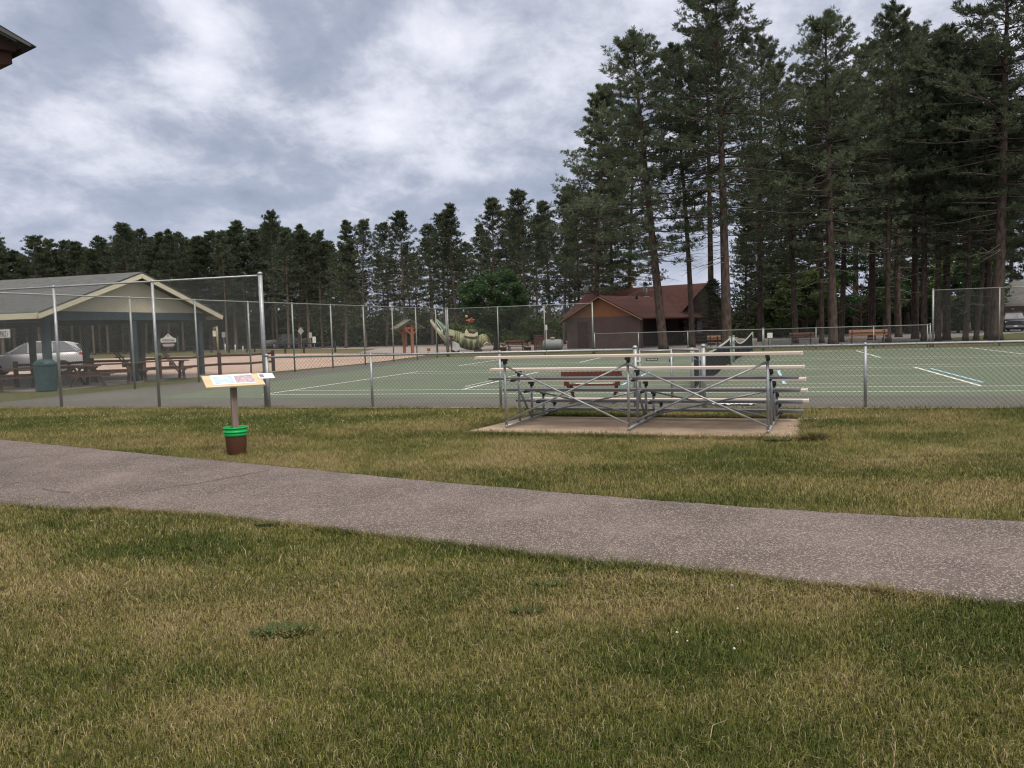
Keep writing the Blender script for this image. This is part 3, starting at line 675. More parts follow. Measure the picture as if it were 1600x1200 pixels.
bu3 = [u_on(1457.5, VB), u_on(1561, VB), u_on(1561, VB) + 3.6, 20.5]
fence('tall far fence at the right, in front of the parked pickup', [uv(bu3[0], VB), uv(bu3[-1], VB)], 3.1, post_pts=[uv(q, VB) for q in bu3], r_post=.036, m=galv_far, wr=.0026, ties=False, end_r=.055)

# ================================================================== BLEACHERS
B0 = uv(-3.92, 12.44); B1 = uv(.17, 12.06); bd = (B1 - B0); BL = bd.length; brz = math.atan2(bd.y, bd.x)
bt = thing('bleachers', 'small aluminium bleachers with five rows, seen from behind on a concrete pad', 'bleachers', (B0.x, B0.y, .025), brz)
seatz = [1.19, .96, .735, .51, .285]; K = .60
for k, z_ in enumerate(seatz):
    mb = MB(); mb.box((BL / 2, k * K, z_ - .02), (5.02, .25, .042)); mb.build('seat_plank', seatm, bt, bevel=.006)
    for e_ in (-1, 1): mb = MB(); mb.box((BL / 2 + e_ * 2.522, k * K, z_ - .02), (.02, .256, .048)); mb.build('end_cap', mat('end_cap_plastic', (.60, .52, .46), .5), bt)
for k, z_ in enumerate([.82, .585, .345, .135]):
    mb = MB(); mb.box((BL / 2, k * K + .36, z_ - .02), (4.92, .25, .042)); o = mb.build('foot_plank', alu, bt, bevel=.006)
for i_, x_ in enumerate((0, BL / 2, BL)):
    mb = MB()
    for k, z_ in enumerate(seatz):
        mb.tube([(x_, k * K, .03), (x_, k * K, z_ - .06)], .021, 10)
    mb.tube([(x_, -.02, .04), (x_, 4 * K + .12, .04)], .022, 10)
    mb.tube([(x_, K, .60), (x_, 2 * K - .03, .06)], .020, 8)
    for k, z_ in enumerate(seatz[:-1]): mb.tube([(x_, k * K, z_ - .40), (x_, (k + 1) * K, z_ - .40)], .016, 8)
    mb.build('support_frame', galv, bt)
    for k, z_ in enumerate(seatz):
        mb = MB(); mb.box((x_, k * K, z_ - .062), (.045, .20, .04)); mb.box((x_ + .01, k * K, z_ - .10), (.05, .06, .05)); mb.build('bracket', darkm, bt)
        if k < 4: mb = MB(); mb.box((x_, k * K + .36, [.82, .585, .345, .135][k] - .056), (.045, .18, .03)); mb.build('bracket', darkm, bt)
    mb = MB(); mb.box((x_, 4 * K, .05), (.10, .10, .05)); mb.build('foot', darkm, bt)
for s_ in (0, 1):
    xa, xb = s_ * BL / 2, (s_ + 1) * BL / 2
    for (y_, za, zb) in ((-.03, .12, 1.05), (K * 2 - .03, .10, .55)):
        for (p0, p1, o_) in (((xa, za), (xb, zb), 0), ((xa, zb), (xb, za), .035)):
            mb = MB(); mb.tube([(p0[0], y_ - o_, p0[1]), (p1[0], y_ - o_, p1[1])], .0145, 8); mb.build('cross_brace', galv, bt)

# ================================================================== DISPLAY BOARD IN A BUCKET
c = G(370, 708); c.z = 0
t = thing('display_board', 'slanted plywood display board with two photo sheets on a grey wooden post', 'display board', (c.x, c.y, .03))
mb = MB(); mb.box((0, 0, .49), (.085, .085, .96), rz=.5); mb.build('post', mat('weathered_post', (.16, .12, .10), .9, col2=(.26, .21, .18), scale=4, stretch=(6, 6, .6)), t, bevel=.004)
yaw = math.radians(29); tilt = math.radians(19)
RB = Matrix.Rotation(yaw, 3, 'Z') @ Matrix.Rotation(tilt, 3, 'X'); ctr = Vector((.0, .02, 1.005))
bw, bd_ = .80, .44
mb = MB(); mb.box(ctr, (bw, bd_, .022), R=RB); bo = mb.build('board', mat('plywood', (.44, .35, .21), .6, col2=(.52, .44, .30), scale=2, stretch=(1, 8, 1)), t, bevel=.002)
def on_board(x_, y_, sx, sy, name, m, dz=.013, par=None):
    mb = MB(); mb.box(ctr + RB @ Vector((x_, y_, dz)), (sx, sy, .003), R=RB); return mb.build(name, m, par or t)
paper = mat('paper_white', (.72, .70, .74), .5)
p1 = on_board(.0, .035, .58, .36, 'photo_sheet', paper)
def picture(name, c1, c2, c3, sc):
    m = mat(name, c1, .35, col2=c2, scale=sc, detail=3); return m
on_board(-.13, .02, .26, .27, 'picture', picture('picture_lake', (.26, .40, .52), (.50, .58, .62), 0, 7), .0165, p1)
on_board(.155, .02, .26, .27, 'picture', picture('picture_crowd', (.22, .15, .20), (.52, .42, .46), 0, 22), .0165, p1)
cd = on_board(.47, .085, .22, .20, 'card', paper, .018); on_board(.41, .085, .06, .12, 'picture', mat('card_grey', (.16, .18, .19), .5), .0215, cd)
bk = thing('bucket', 'brown plastic bucket with a bright green rim holding the display post', 'bucket', (c.x, c.y, 0))
mb = MB(); mb.lathe([(.128, .0), (.133, .01), (.150, .27), (.150, .275), (.135, .27), (.12, .02)], n=28); mb.build('body', mat('brown_plastic', (.085, .037, .022), .5, var=.12, scale=6), bk)
gm = mat('green_plastic', (.010, .36, .085), .38)
mb = MB(); mb.lathe([(.150, .255), (.158, .257), (.159, .285), (.156, .290), (.158, .302), (.168, .305), (.170, .320), (.162, .326), (.160, .360), (.170, .364), (.171, .378), (.162, .38), (.154, .372), (.150, .30), (.148, .25)], n=32); mb.build('rim', gm, bk)
mb = MB(); mb.lathe([(.149, .33), (.0, .335)], n=24); mb.build('gravel_fill', mat('fill_gravel', (.12, .10, .09), .95, var=.4, scale=40), bk)
mb = MB(); mb.tube([(.165 * math.cos(a_), .165 * math.sin(a_) - .0, .26 - .14 * math.sin((a_ + .25) / 1.0 * 1.0)) for a_ in np.linspace(-.25, 1.2, 9)], .0035, 5); mb.build('handle', mat('wire_handle', (.3, .3, .3), .5), bk)

# ================================================================== NETS
netm = mat('net_cord', (.012, .013, .016), .8)
def net(label, a, b, zt, zb, sag_side, n=26, nz=16, fill=1.0):
    """a, b ground spots of the posts; zt(f), zb(f) top and bottom heights"""
    a, b = Vector(a), Vector(b); root = thing('tennis_net', label, 'net', a, group=None)
    d = b - a; nn = Vector((-d.y, d.x, 0)).normalized()
    def P_(f, g_): 
        zt_, zb_ = zt(f), zb(f); q = d * f + nn * (sag_side * math.sin(math.pi * f) * (.3 + .7 * g_)); return Vector((q.x, q.y, zb_ + (zt_ - zb_) * g_))
    mb = MB(); N_ = 150; M_ = 18
    for k in range(N_ + 1):
        f = k / N_; mb.tube([P_(f, 0), P_(f, .5), P_(f, .97)], .007, 3, cap=False)
    for g_ in range(M_ + 1): mb.tube([P_(k / 20, g_ / M_ * .96) for k in range(21)], .007, 3, cap=False)
    mb.build('netting', netm, root)
    mb = MB(); pts = [P_(k / 24, 1) for k in range(25)]
    for p_, q_ in zip(pts, pts[1:]): mb.bar(p_, q_, .02, .06)
    mb.build('tape', mat('net_tape', (.42, .43, .38), .7, var=.1), root)
    return root
def net_post(px, v_, h, label):
    u_ = u_on(px, v_); p_ = uv(u_, v_); r_ = thing('net_post', label, 'post', p_)
    mb = MB(); mb.tube([(0, 0, -.02), (0, 0, h)], .045, 12); mb.lathe([(.05, h - .01), (.052, h + .02), (.03, h + .04), (.0, h + .045)], n=12); mb.build('pole', mat('post_paint', (.27, .31, .28), .5, .2, var=.1), r_)
    mb = MB(); mb.box((0, -.055, .85), (.05, .04, .12)); mb.tube([(0, -.07, .85), (.10, -.09, .80)], .008, 5); mb.build('crank', galv, r_); return p_
n1p = net_post(1082, 19.3, 1.05, 'near end post of the first black net, behind the gate')
n2p = net_post(1141, 31.9, 1.08, 'pale post of the far end of the first black net')
n3p = net_post(1146.5, 34.2, 1.08, 'pale post with a cap between the two black nets')
n4p = net_post(1176, 46.6, 1.05, 'far end post of the second black net, beside the white placard')
net('near black tennis net with grey tape, drooping behind the gate and bleachers', n1p, n2p, lambda f: 1.05 - .38 * math.sin(math.pi * f) ** .8 * (1 - .2 * f), lambda f: .06 + .05 * math.sin(9 * f), .25)
net('far black tennis net with tape dipping in a deep curve', n3p, n4p, lambda f: 1.08 - .42 * math.sin(math.pi * f), lambda f: .08, .15)

# red bench of expanded metal just inside the fence
rm = mat('red_brown_metal', (.13, .030, .022), .55, .1, var=.2, scale=4)
def slat_bench(root, L_, m, hs=.44, hb=.86, back=True, nsl=3, legm=None, lean=.14, depth=.42):
    legm = legm or m
    mb = MB()
    for k in range(nsl): mb.box((0, -depth / 2 + depth * (k + .5) / nsl, hs), (L_, depth / nsl - .02, .04))
    mb.build('seat', m, root, bevel=.004)
    if back:
        mb = MB()
        for k in range(2): mb.box((0, depth / 2 + .06 + lean * (k + .5) / 2, hs + .18 + (hb - hs - .14) * (k + .5) / 2), (L_, .035, (hb - hs - .14) / 2 - .015))
        mb.build('backrest', m, root, bevel=.004)
    for s_ in (-1, 1):
        mb = MB(); x_ = s_ * (L_ / 2 - .18)
        mb.bar((x_, -depth / 2 + .03, 0), (x_, -depth / 2 + .06, hs - .02), .06, .06, (1, 0, 0)); mb.bar((x_, depth / 2 + .10, 0), (x_, depth / 2 - .04, hs - .02), .06, .06, (1, 0, 0))
        mb.bar((x_, -depth / 2, hs - .05), (x_, depth / 2 + .02, hs - .05), .05, .05)
        if back: mb.bar((x_, depth / 2 - .02, hs - .04), (x_, depth / 2 + .06 + lean, hb), .05, .05)
        mb.build('leg', legm, root)
p_ = uv(u_on(928, 17.0), 17.0)
rb = thing('metal_bench', 'dark red metal bench on the court edge, seen through the fence and bleachers', 'bench', (p_.x, p_.y, .012), math.pi - CA)
L_ = 1.32
def perf(mb, x0, x1, zc, h_, y_):   # a punched metal strip: frame with a row of crossed bars
    n_ = 14; mb.box(((x0 + x1) / 2, y_, zc + h_ / 2 - .008), (x1 - x0, .02, .016)); mb.box(((x0 + x1) / 2, y_, zc - h_ / 2 + .008), (x1 - x0, .02, .016)); s_ = (x1 - x0) / n_
    for k in range(n_):
        for sg in (1, -1): mb.bar((x0 + k * s_, y_, zc - sg * h_ / 2), (x0 + (k + 1) * s_, y_, zc + sg * h_ / 2), .012, .022, (0, 1, 0))
mb = MB(); perf(mb, -L_ / 2, L_ / 2, .64, .10, .22); mb.box((0, .235, .64), (L_, .004, .085)); mb.build('backrest', rm, rb)
mb = MB(); mb.box((0, 0, .40), (L_ * .80, .36, .03)); mb.box((0, -.19, .385), (L_ * .8, .02, .06)); mb.build('seat', rm, rb)
mb = MB(); mb.box((0, -.02, .418), (L_ * .62, .20, .006)); mb.build('worn_strip', mat('worn_paint', (.55, .5, .45), .6), rb)
for s_ in (-1, 1):
    x_ = s_ * L_ * .42; mb = MB(); mb.box((x_, .19, .44), (.11, .03, .11)); mb.bar((x_, .19, .42), (x_ - s_ * .06, -.05, .22), .05, .04, (1, 0, 0)); mb.bar((x_ - s_ * .06, .0, .38), (x_ - s_ * .10, 0, .12), .06, .05, (0, 1, 0)); mb.bar((x_ - s_ * .10, 0, .14), (x_ - s_ * .09, 0, 0), .05, .05, (0, 1, 0)); mb.box((x_ - s_ * .09, 0, .01), (.05, .5, .02))
    mb.bar((x_, .19, .42), (x_, .22, .64), .04, .04, (1, 0, 0)); mb.build('leg', rm, rb)
# white sheet lying on the court edge
p_ = uv(u_on(1146, 16.5), 16.5); mb = MB(); rgw = random.Random(3); nn_ = 14
gr = [[(-.42 + .84 * i_ / nn_ + (.03 if j_ == 0 else 0), -.16 + .32 * j_ / 4 + .03 * math.sin(i_), .02 + .025 * abs(math.sin(i_ * 1.3 + j_)) + rgw.uniform(0, .012)) for i_ in range(nn_ + 1)] for j_ in range(5)]
vs = [q for r_ in gr for q in r_]; fs = [(j_ * (nn_ + 1) + i_, j_ * (nn_ + 1) + i_ + 1, (j_ + 1) * (nn_ + 1) + i_ + 1, (j_ + 1) * (nn_ + 1) + i_) for j_ in range(4) for i_ in range(nn_)]
mb.add(vs, fs, True); wo = mb.build('plastic_sheet', mat('white_plastic', (.68, .72, .74), .4), loc=(p_.x, p_.y, 0), rz=-CA); sl = wo.modifiers.new('s', 'SOLIDIFY'); sl.thickness = .004
tag(wo, 'crumpled white plastic sheet lying on the court edge behind the bleachers', 'sheet')
# ================================================================== PICNIC SHELTER (left)
cream = mat('cream_siding', (.58, .51, .38), .7, col2=(.64, .57, .44), scale=1.5, bump=.2)
creamf = mat('cream_fascia', (.58, .54, .40), .6, var=.05, scale=2)
navy = mat('blue_green_paint', (.035, .055, .068), .6, var=.15, scale=2)
def shingle(name, c, c2):
    m = mat(name, c, .9, col2=c2, scale=14, bump=.4, bscale=30, stretch=(1, 1, 3)); nt = m.node_tree; n = nt.nodes; l = nt.links; b = n['Principled BSDF']
    src = b.inputs['Base Color'].links[0].from_socket; t = n.new('ShaderNodeTexCoord'); br = n.new('ShaderNodeTexBrick')
    mp = n.new('ShaderNodeMapping'); mp.inputs['Rotation'].default_value = (math.radians(90), 0, 0); mp.inputs['Scale'].default_value = (1, 1, 1)
    l.new(t.outputs['Object'], mp.inputs[0]); l.new(mp.outputs[0], br.inputs[0]); br.inputs['Scale'].default_value = 3.2; br.inputs['Color1'].default_value = (1, 1, 1, 1); br.inputs['Color2'].default_value = (.72, .72, .72, 1); br.inputs['Mortar'].default_value = (.45, .45, .45, 1)
    br.inputs['Mortar Size'].default_value = .02; br.inputs['Brick Width'].default_value = .9; br.inputs['Row Height'].default_value = .22
    mx_ = n.new('ShaderNodeMix'); mx_.data_type = 'RGBA'; mx_.blend_type = 'MULTIPLY'; mx_.inputs['Factor'].default_value = 1; l.new(src, mx_.inputs['A']); l.new(br.outputs['Color'], mx_.inputs['B']); l.new(mx_.outputs['Result'], b.inputs['Base Color']); return m
roofg = shingle('grey_shingles', (.078, .083, .086), (.125, .13, .132))
vm_, ve0, ve1 = 26.3, 21.35, 31.2; zr, ze = 4.30, 2.66; UL = -43
sh = thing('picnic_shelter', 'open picnic shelter with grey shingle roof and cream gable behind the tall fence', 'shelter', uv(-23.3, vm_), -CA)
# local frame: x along U (from u=-23.3), y along V (from vm_)
def lp(u_, v_, z_): return Vector((u_ + 23.3, v_ - vm_, z_))
for v_e in (ve0, ve1):
    mb = MB(); a_, b_, c_, d_ = lp(-23.25, vm_, zr), lp(UL, vm_, zr), lp(UL, v_e, ze), lp(-23.25, v_e, ze)
    if v_e == ve1: a_, b_, c_, d_ = lp(-23.25, vm_ + .003, zr), lp(UL, vm_ + .003, zr), lp(UL, v_e, ze), lp(-23.25, v_e, ze)
    mb.prism([a_, b_, c_, d_], (0, 0, .06)); mb.build('roof', roofg, sh)
    mb = MB(); mb.bar(lp(-23.28, vm_, zr - .07), lp(-23.28, v_e, ze - .07), .05, .22); mb.build('rake_board', creamf, sh)
mb = MB(); mb.bar(lp(-23.3, ve0 - .02, ze - .07), lp(UL, ve0 - .02, ze - .07), .04, .20); mb.bar(lp(-23.3, ve1 + .02, ze - .07), lp(UL, ve1 + .02, ze - .07), .04, .20); mb.build('fascia', creamf, sh)
gz = 2.78
def roofz(v_): return zr - (zr - ze) * abs(v_ - vm_) / (ve1 - vm_) - .03
mb = MB(); vv0 = vm_ - (zr - gz - .1) / (zr - ze) * (vm_ - ve0); vv1 = vm_ + (zr - gz - .1) / (zr - ze) * (ve1 - vm_)
nb = 9
for k in range(nb):     # overlapping horizontal boards
    z0_ = gz + (zr - .12 - gz) * k / nb; z1_ = gz + (zr - .12 - gz) * (k + 1) / nb
    def half(z_): return (zr - .10 - z_) / (zr - ze) * (ve1 - vm_)
    mb.prism([lp(SU, vm_ - half(z0_), z0_), lp(SU, vm_ + half(z0_), z0_), lp(SU, vm_ + half(z1_), z1_), lp(SU, vm_ - half(z1_), z1_)], (-.04 + .0, 0, 0))
mb.build('gable_siding', cream, sh)
mb = MB(); mb.box(lp(SU, vm_, 2.62), (.14, 8.6, .30)); 
for v_ in (22.1, 30.2): mb.box(lp(-33.4, v_, 2.55), (19.0, .14, .24))
mb.build('header_beam', navy, sh)
for (u_, v_) in [(SU, 22.1), (SU, 26.2), (SU, 30.2)] + [(-27.0 - 3.2 * k, 30.2) for k in range(5)] + [(-30.2 - 6.4 * k, 22.1) for k in range(2)]:
    mb = MB(); mb.box(lp(u_, v_, 1.22), (.22, .22, 2.44)); mb.build('post', navy, sh, bevel=.01)
mb = MB()
for k in range(7):
    u_ = SU - .4 - 2.9 * k
    for v_e in (ve0 + .2, ve1 - .2): mb.bar(lp(u_, vm_, zr - .12), lp(u_, v_e, ze + .0), .06, .16)
mb.build('rafter', mat('dark_rafter', (.05, .045, .04), .8), sh)
# hanging name sign
sg = thing('hanging_sign', 'white board with black letters hanging at the left edge of the picnic shelter', 'sign', (0, 0, 0)); 
Ys = 27.3; pr = XY(22, Ys); zs0, zs1 = height_at(pr.x, pr.y, 527.5), height_at(pr.x, pr.y, 514.5); wS = 2.3; zc = (zs0 + zs1) / 2; hS = zs1 - zs0
dirS = Vector((math.cos(CA), -math.sin(CA), 0)); cS = Vector((pr.x, pr.y, zc)) - dirS * wS / 2; sg.location = cS; sg.rotation_euler.z = -CA
mb = MB(); mb.box((0, 0, 0), (wS, .04, hS)); mb.build('board', mat('sign_white', (.62, .62, .60), .5), sg, bevel=.004)
RS = Matrix.Rotation(math.pi / 2, 3, 'X')
lo_ = lettering('COMMERCE 1', .27, black, sg, Vector((wS / 2 - .06, -.024, -.02)), RS, align='RIGHT'); lo_.scale = (.38, 1, 1)
mb = MB()
for s_ in (-1, 1): mb.tube([(s_ * wS * .4, 0, hS / 2), (s_ * wS * .4, 0, 2.45 - zc)], .012, 6)
mb.build('hanger', darkm, sg)

# picnic tables with A-frame legs, the farther ones leaning seats up against each other
def picnic_table():
    t = thing('picnic_table', '', 'picnic table')
    mb = MB()
    for k in range(5): mb.box((0, -.30 + .15 * k, .74), (1.95, .14, .045))
    mb.build('tabletop', tablewood, t)
    for s_ in (-1, 1):
        mb = MB(); 
        for k in range(2): mb.box((0, s_ * (.64 + .15 * k), .44), (1.95, .14, .045))
        mb.build('seat', tablewood, t)
    for s_ in (-1, 1):
        mb = MB(); x_ = s_ * .72
        mb.bar((x_, -.22, .72), (x_, -.62, 0), .05, .10, (1, 0, 0)); mb.bar((x_, .22, .72), (x_, .62, 0), .05, .10, (1, 0, 0)); mb.bar((x_ + .04, -.80, .40), (x_ + .04, .80, .40), .04, .10); mb.bar((x_ + .04, -.36, .69), (x_ + .04, .36, .69), .04, .08)
        mb.build('leg_frame', tablewood, t)
    return t
tb = picnic_table(); first = True
for (px, py, rz, lab) in [(255, 594, .55, 'dark picnic table at the right end of the shelter floor'), (176, 600, .2, 'dark picnic table second from the right under the shelter'),
                          (122, 605, -.6, 'dark picnic table right of the teal litter bin'), (28, 610, .9, 'dark picnic table at the far left edge, left of the litter bin')]:
    q = G(px, py); q.z = .035
    if first: tb.location = q; tb.rotation_euler.z = rz; tb['label'] = lab; tb['group'] = 'picnic tables under the shelter'; first = False
    else: copy_tree(tb, q, rz, lab, 'picnic tables under the shelter')
# one bench tipped up on the table beside the middle post
for px, py, lab in ((188, 588, 'upturned wooden bench frame between the shelter posts'), (262, 586, 'tipped wooden bench leaning above the right picnic table')):
    q = G(px, py + 6); b_ = thing('tipped_bench', lab, 'bench', (q.x, q.y + .6, .035), .3)
    mb = MB(); mb.bar((-.45, 0, 1.15), (.35, 0, 0.02), .05, .11, (0, 1, 0)); mb.bar((-.45, .8, 1.15), (.35, .8, 0.02), .05, .11, (0, 1, 0)); mb.build('leg', tablewood, b_)
    mb = MB(); mb.bar((-.30, -.25, .92), (-.30, 1.1, .92), .22, .045); mb.bar((-.1, -.25, .60), (-.1, 1.1, .60), .045, .22); mb.build('plank', tablewood, b_)
# teal litter bin
q = G(73, 611); bn = thing('litter_bin', 'large dark teal litter bin beside the shelter front post', 'litter bin', (q.x, q.y, .0), .1)
mb = MB(); mb.lathe([(.30, 0), (.33, .02), (.345, .86), (.345, .88)], n=14, smooth=False); mb.build('body', mat('teal_paint', (.022, .060, .068), .5, var=.15), bn)
mb = MB(); mb.lathe([(.36, .87), (.365, .93), (.30, 1.04), (.16, 1.10), (0.001, 1.11)], n=14); mb.box((0, -.30, .96), (.24, .10, .12)); mb.build('lid', mat('teal_lid', (.03, .075, .082), .45, var=.1), bn)
for px in (7, 163 / 10.0):
    q = G(px, 609); mb = MB(); mb.box((0, 0, .05), (.30, .12, .10)); mb.box((0, 0, .115), (.22, .10, .03)); o = mb.build('yellow_block', mat('yellow_paint', (.50, .36, .06), .6), loc=(q.x, q.y, .0), rz=.2, bevel=.01)
    tag(o, 'small yellow block on the ground at the left edge of the photo', 'block', 'yellow blocks by the left picnic table')

# ================================================================== RAIL FENCE AND FAR FENCES (wood)
def rail_fence(label, pts, h, zr_, m, wp=.13, wr=.09, tubular=True):
    r_ = thing('rail_fence', label, 'fence', pts[0]); o_ = Vector(pts[0]); P_ = [Vector(p_) - o_ for p_ in pts]
    for q in P_: mb = MB(); mb.tube([(q.x, q.y, -.05), (q.x, q.y, h - .03), (q.x, q.y, h)], [wp, wp, wp * .85], 8, smooth=False); mb.build('post', m, r_)
    for z_ in zr_:
        mb = MB()
        for a_, b_ in zip(P_, P_[1:]): 
            m1 = (a_ + b_) / 2; mb.tube([(a_.x, a_.y, z_), (m1.x, m1.y, z_ - .03), (b_.x, b_.y, z_)], wr / 2, 6)
        mb.build('rail', m, r_)
    return r_
f1 = G(344, 585.5); f2 = G(427.5, 580); dd = f1 - f2
rail_fence('dark brown wooden rail fence along the pink gravel, passing behind the shelter', [f1 + dd * 3, f1 + dd * 2, f1 + dd, f1, f2], 1.0, (.47, .86), mat('dark_red_wood', (.05, .022, .02), .8, var=.2), .085, .10)
mw = mat('far_fence_wood', (.03, .024, .022), .85)
rail_fence('low dark rail fence along the road beneath the parked grey pickup', [G(398, 550), G(446, 552), G(475, 551.5), G(524, 550.5)], 1.05, (.45, .9), mw, .09, .09)
rail_fence('low dark rail fence beside the far road, beyond the rail fence on the left', [G(q, 554 - (q - 160) * .014) for q in (140, 195, 233, 303, 330.5, 358, 386)], .85, (.75,), mw, .10, .09)

# ================================================================== SIGNS AND POLES (left, far)
def sheet_sign(name, label, cat, px, py, topy, wpx, hpx, m, poles=1, ang=0.0, diamond=False, pole_m=None, dz=0):
    q = G(px, py); s_ = q.y / F; zt = height_at(q.x, q.y, topy); w_ = wpx * s_; h_ = hpx * s_
    r_ = thing(name, label, cat, q, ang)
    mb = MB(); pm = pole_m or galv_far
    if poles == 1: mb.box((0, .03, zt / 2), (.07, .05, zt))
    else:
        for e_ in (-1, 1): mb.box((e_ * w_ * .55, .05, zt / 2 - .1), (.14, .14, zt))
    mb.build('pole', pm, r_)
    mb = MB()
    if diamond: mb.prism([(0, -.02, zt), (w_ / 2, -.02, zt - h_ / 2), (0, -.02, zt - h_), (-w_ / 2, -.02, zt - h_ / 2)], (0, .02, 0))
    else: mb.box((0, -.01, zt - h_ / 2 - dz), (w_, .02, h_))
    mb.build('panel', m, r_); return r_, zt, w_, h_
backal = mat('sign_back_metal', (.36, .35, .33), .5, .3); wht = mat('sign_face_white', (.66, .66, .64), .5)
sheet_sign('road_sign', 'diamond road sign seen from behind, right of the grey pickup', 'sign', 471.5, 551, 511, 9.5, 12.5, backal, diamond=True, pole_m=mat('wood_pole', (.17, .14, .12), .9))
sheet_sign('small_sign', 'small dull rectangular sign between the diamond sign and the white notice', 'sign', 486.3, 549, 519.5, 4.6, 8.2, mat('dull_sign', (.40, .41, .36), .6))
sheet_sign('notice_board', 'plain white notice sheet on a post, right of the small dull sign', 'sign', 491.8, 549, 526, 5.2, 10.3, wht)
sheet_sign('road_sign', 'grey square sign seen from behind beside the yellowish pole', 'sign', 351, 553, 519, 5.5, 8, backal)
for px, t_ in ((352.5, 537), (368, 538.5), (380, 541)):
    q = G(px, 553 - (px - 350) * .03); zt = height_at(q.x, q.y, t_); mb = MB(); mb.lathe([(.07, 0), (.07, zt - .06), (.05, zt)], n=8)
    o = mb.build('marker_post', wht, loc=q); tag(o, {352.5: 'white marker post at the foot of the grey square sign', 368: 'white marker post between two others right of the grey sign', 380: 'short white marker post, rightmost of three near the far road'}[px], 'post', 'white marker posts')
# yellowish utility pole with boxes
q = G(341, 553); zt = height_at(q.x, q.y, 510); t = thing('utility_pole', 'short yellowish wooden pole with white boxes right of the shelter', 'pole', q); 
mb = MB(); mb.tube([(0, 0, 0), (0, 0, zt)], .11, 8); mb.build('shaft', mat('yellow_wood', (.33, .27, .15), .8, var=.2), t)
s_ = q.y / F; mb = MB(); mb.box((-4 * s_, 0, zt - 11 * s_), (4.5 * s_, .2, 9 * s_)); mb.build('meter_box', wht, t)
mb = MB(); mb.box((-3 * s_, 0, zt - 2 * s_), (6 * s_, .1, 1.2 * s_)); mb.tube([(-4 * s_, 0, zt - 2 * s_), (-4.5 * s_, 0, zt - 5 * s_)], .05, 5); mb.build('arm', backal, t)
# peaked white welcome sign between green posts
q = G(264, 551); s_ = q.y / F; t = thing('welcome_sign', 'white peaked sign between two green posts with a pink strip below', 'sign', q)
def Zs(py): return height_at(q.x, q.y, py)
zb_, zt_, zp_ = Zs(535), Zs(528.5), Zs(521.5); hw = 12.0 * s_
prof = [(-hw, zb_), (hw, zb_), (hw, zt_), (hw * .72, zt_), (hw * .30, zp_ - .25), (0, zp_), (-hw * .30, zp_ - .25), (-hw * .72, zt_), (-hw, zt_)]
mb = MB(); mb.prism([(a_, 0, b_) for a_, b_ in prof], (0, .08, 0)); pn = mb.build('panel', wht, t)
mb = MB(); rgs = random.Random(8); xx = -hw * .85
while xx < hw * .82:
    w_ = rgs.uniform(.5, 1.1) * s_; mb.box((xx + w_ / 2, -.01, (zb_ + zt_) / 2 - .05), (w_, .02, 2.2 * s_ * rgs.uniform(.7, 1.1))); xx += w_ + .45 * s_
mb.box((0, -.01, (zt_ + zp_) / 2 + .03), (2.4 * s_, .02, 2.6 * s_)); mb.box((0, -.012, zt_ - .12), (hw * 1.5, .02, .06)); mb.build('worn_letters', mat('faded_dark', (.20, .15, .16), .7), pn)
mb = MB(); z2 = Zs(538.6); mb.prism([(-hw * .82, 0, z2), (-hw * .6, 0, z2 - .22), (hw * .6, 0, z2 - .22), (hw * .82, 0, z2), (hw * .6, 0, z2 + .12), (-hw * .6, 0, z2 + .12)], (0, .06, 0)); mb.build('lower_strip', mat('pink_strip', (.50, .34, .36), .6), t)
for e_ in (-1, 1): mb = MB(); mb.box((e_ * (hw + .22), .03, Zs(526) / 2), (.20, .20, Zs(526))); mb.build('post', mat('green_post', (.06, .09, .075), .7), t)

# timber kiosk with green roof
q = G(640, 554); s_ = q.y / F; t = thing('timber_kiosk', 'orange timber post kiosk with a small green gable roof', 'kiosk', q, math.radians(24))
zt = height_at(q.x, q.y, 500.5); ze_ = height_at(q.x, q.y, 512.5)
mb = MB()
mb2 = MB()
for x_ in (-.0,):
    pass
pst = []
for (x_, y_) in ((.1, -.45), (-.25, .45)):
    mb = MB(); mb.box((x_, y_, zt / 2 - .15), (.19, .19, zt - .25)); mb.build('post', orangewood, t)
    mb = MB(); mb.bar((x_ - .62, y_, ze_ - .02), (x_ + .62, y_, ze_ - .02), .12, .14); mb.bar((x_, y_, ze_ - .55), (x_ + .48, y_, ze_ - .06), .09, .10, (0, 1, 0)); mb.bar((x_, y_, ze_ - .55), (x_ - .48, y_, ze_ - .06), .09, .10, (0, 1, 0))
    mb.bar((x_ - .95, y_, ze_ - .03), (x_, y_, zt - .05), .10, .13, (0, 1, 0)); mb.bar((x_ + .95, y_, ze_ - .03), (x_, y_, zt - .05), .10, .13, (0, 1, 0)); mb.build('truss', orangewood, t)
for e_ in (-1, 1):
    mb = MB(); a_, b_ = Vector((-.075, -.85, zt)), Vector((-.075, .85, zt)); c_, d_ = Vector((-.075 + e_ * 1.08, .85, ze_ - .08)), Vector((-.075 + e_ * 1.08, -.85, ze_ - .08))
    mb.prism([a_ + Vector((e_ * .002, 0, 0)), b_ + Vector((e_ * .002, 0, 0)), c_, d_], (0, 0, .06)); mb.build('roof', shingle('green_shingles', (.10, .155, .125), (.16, .21, .18)), t)

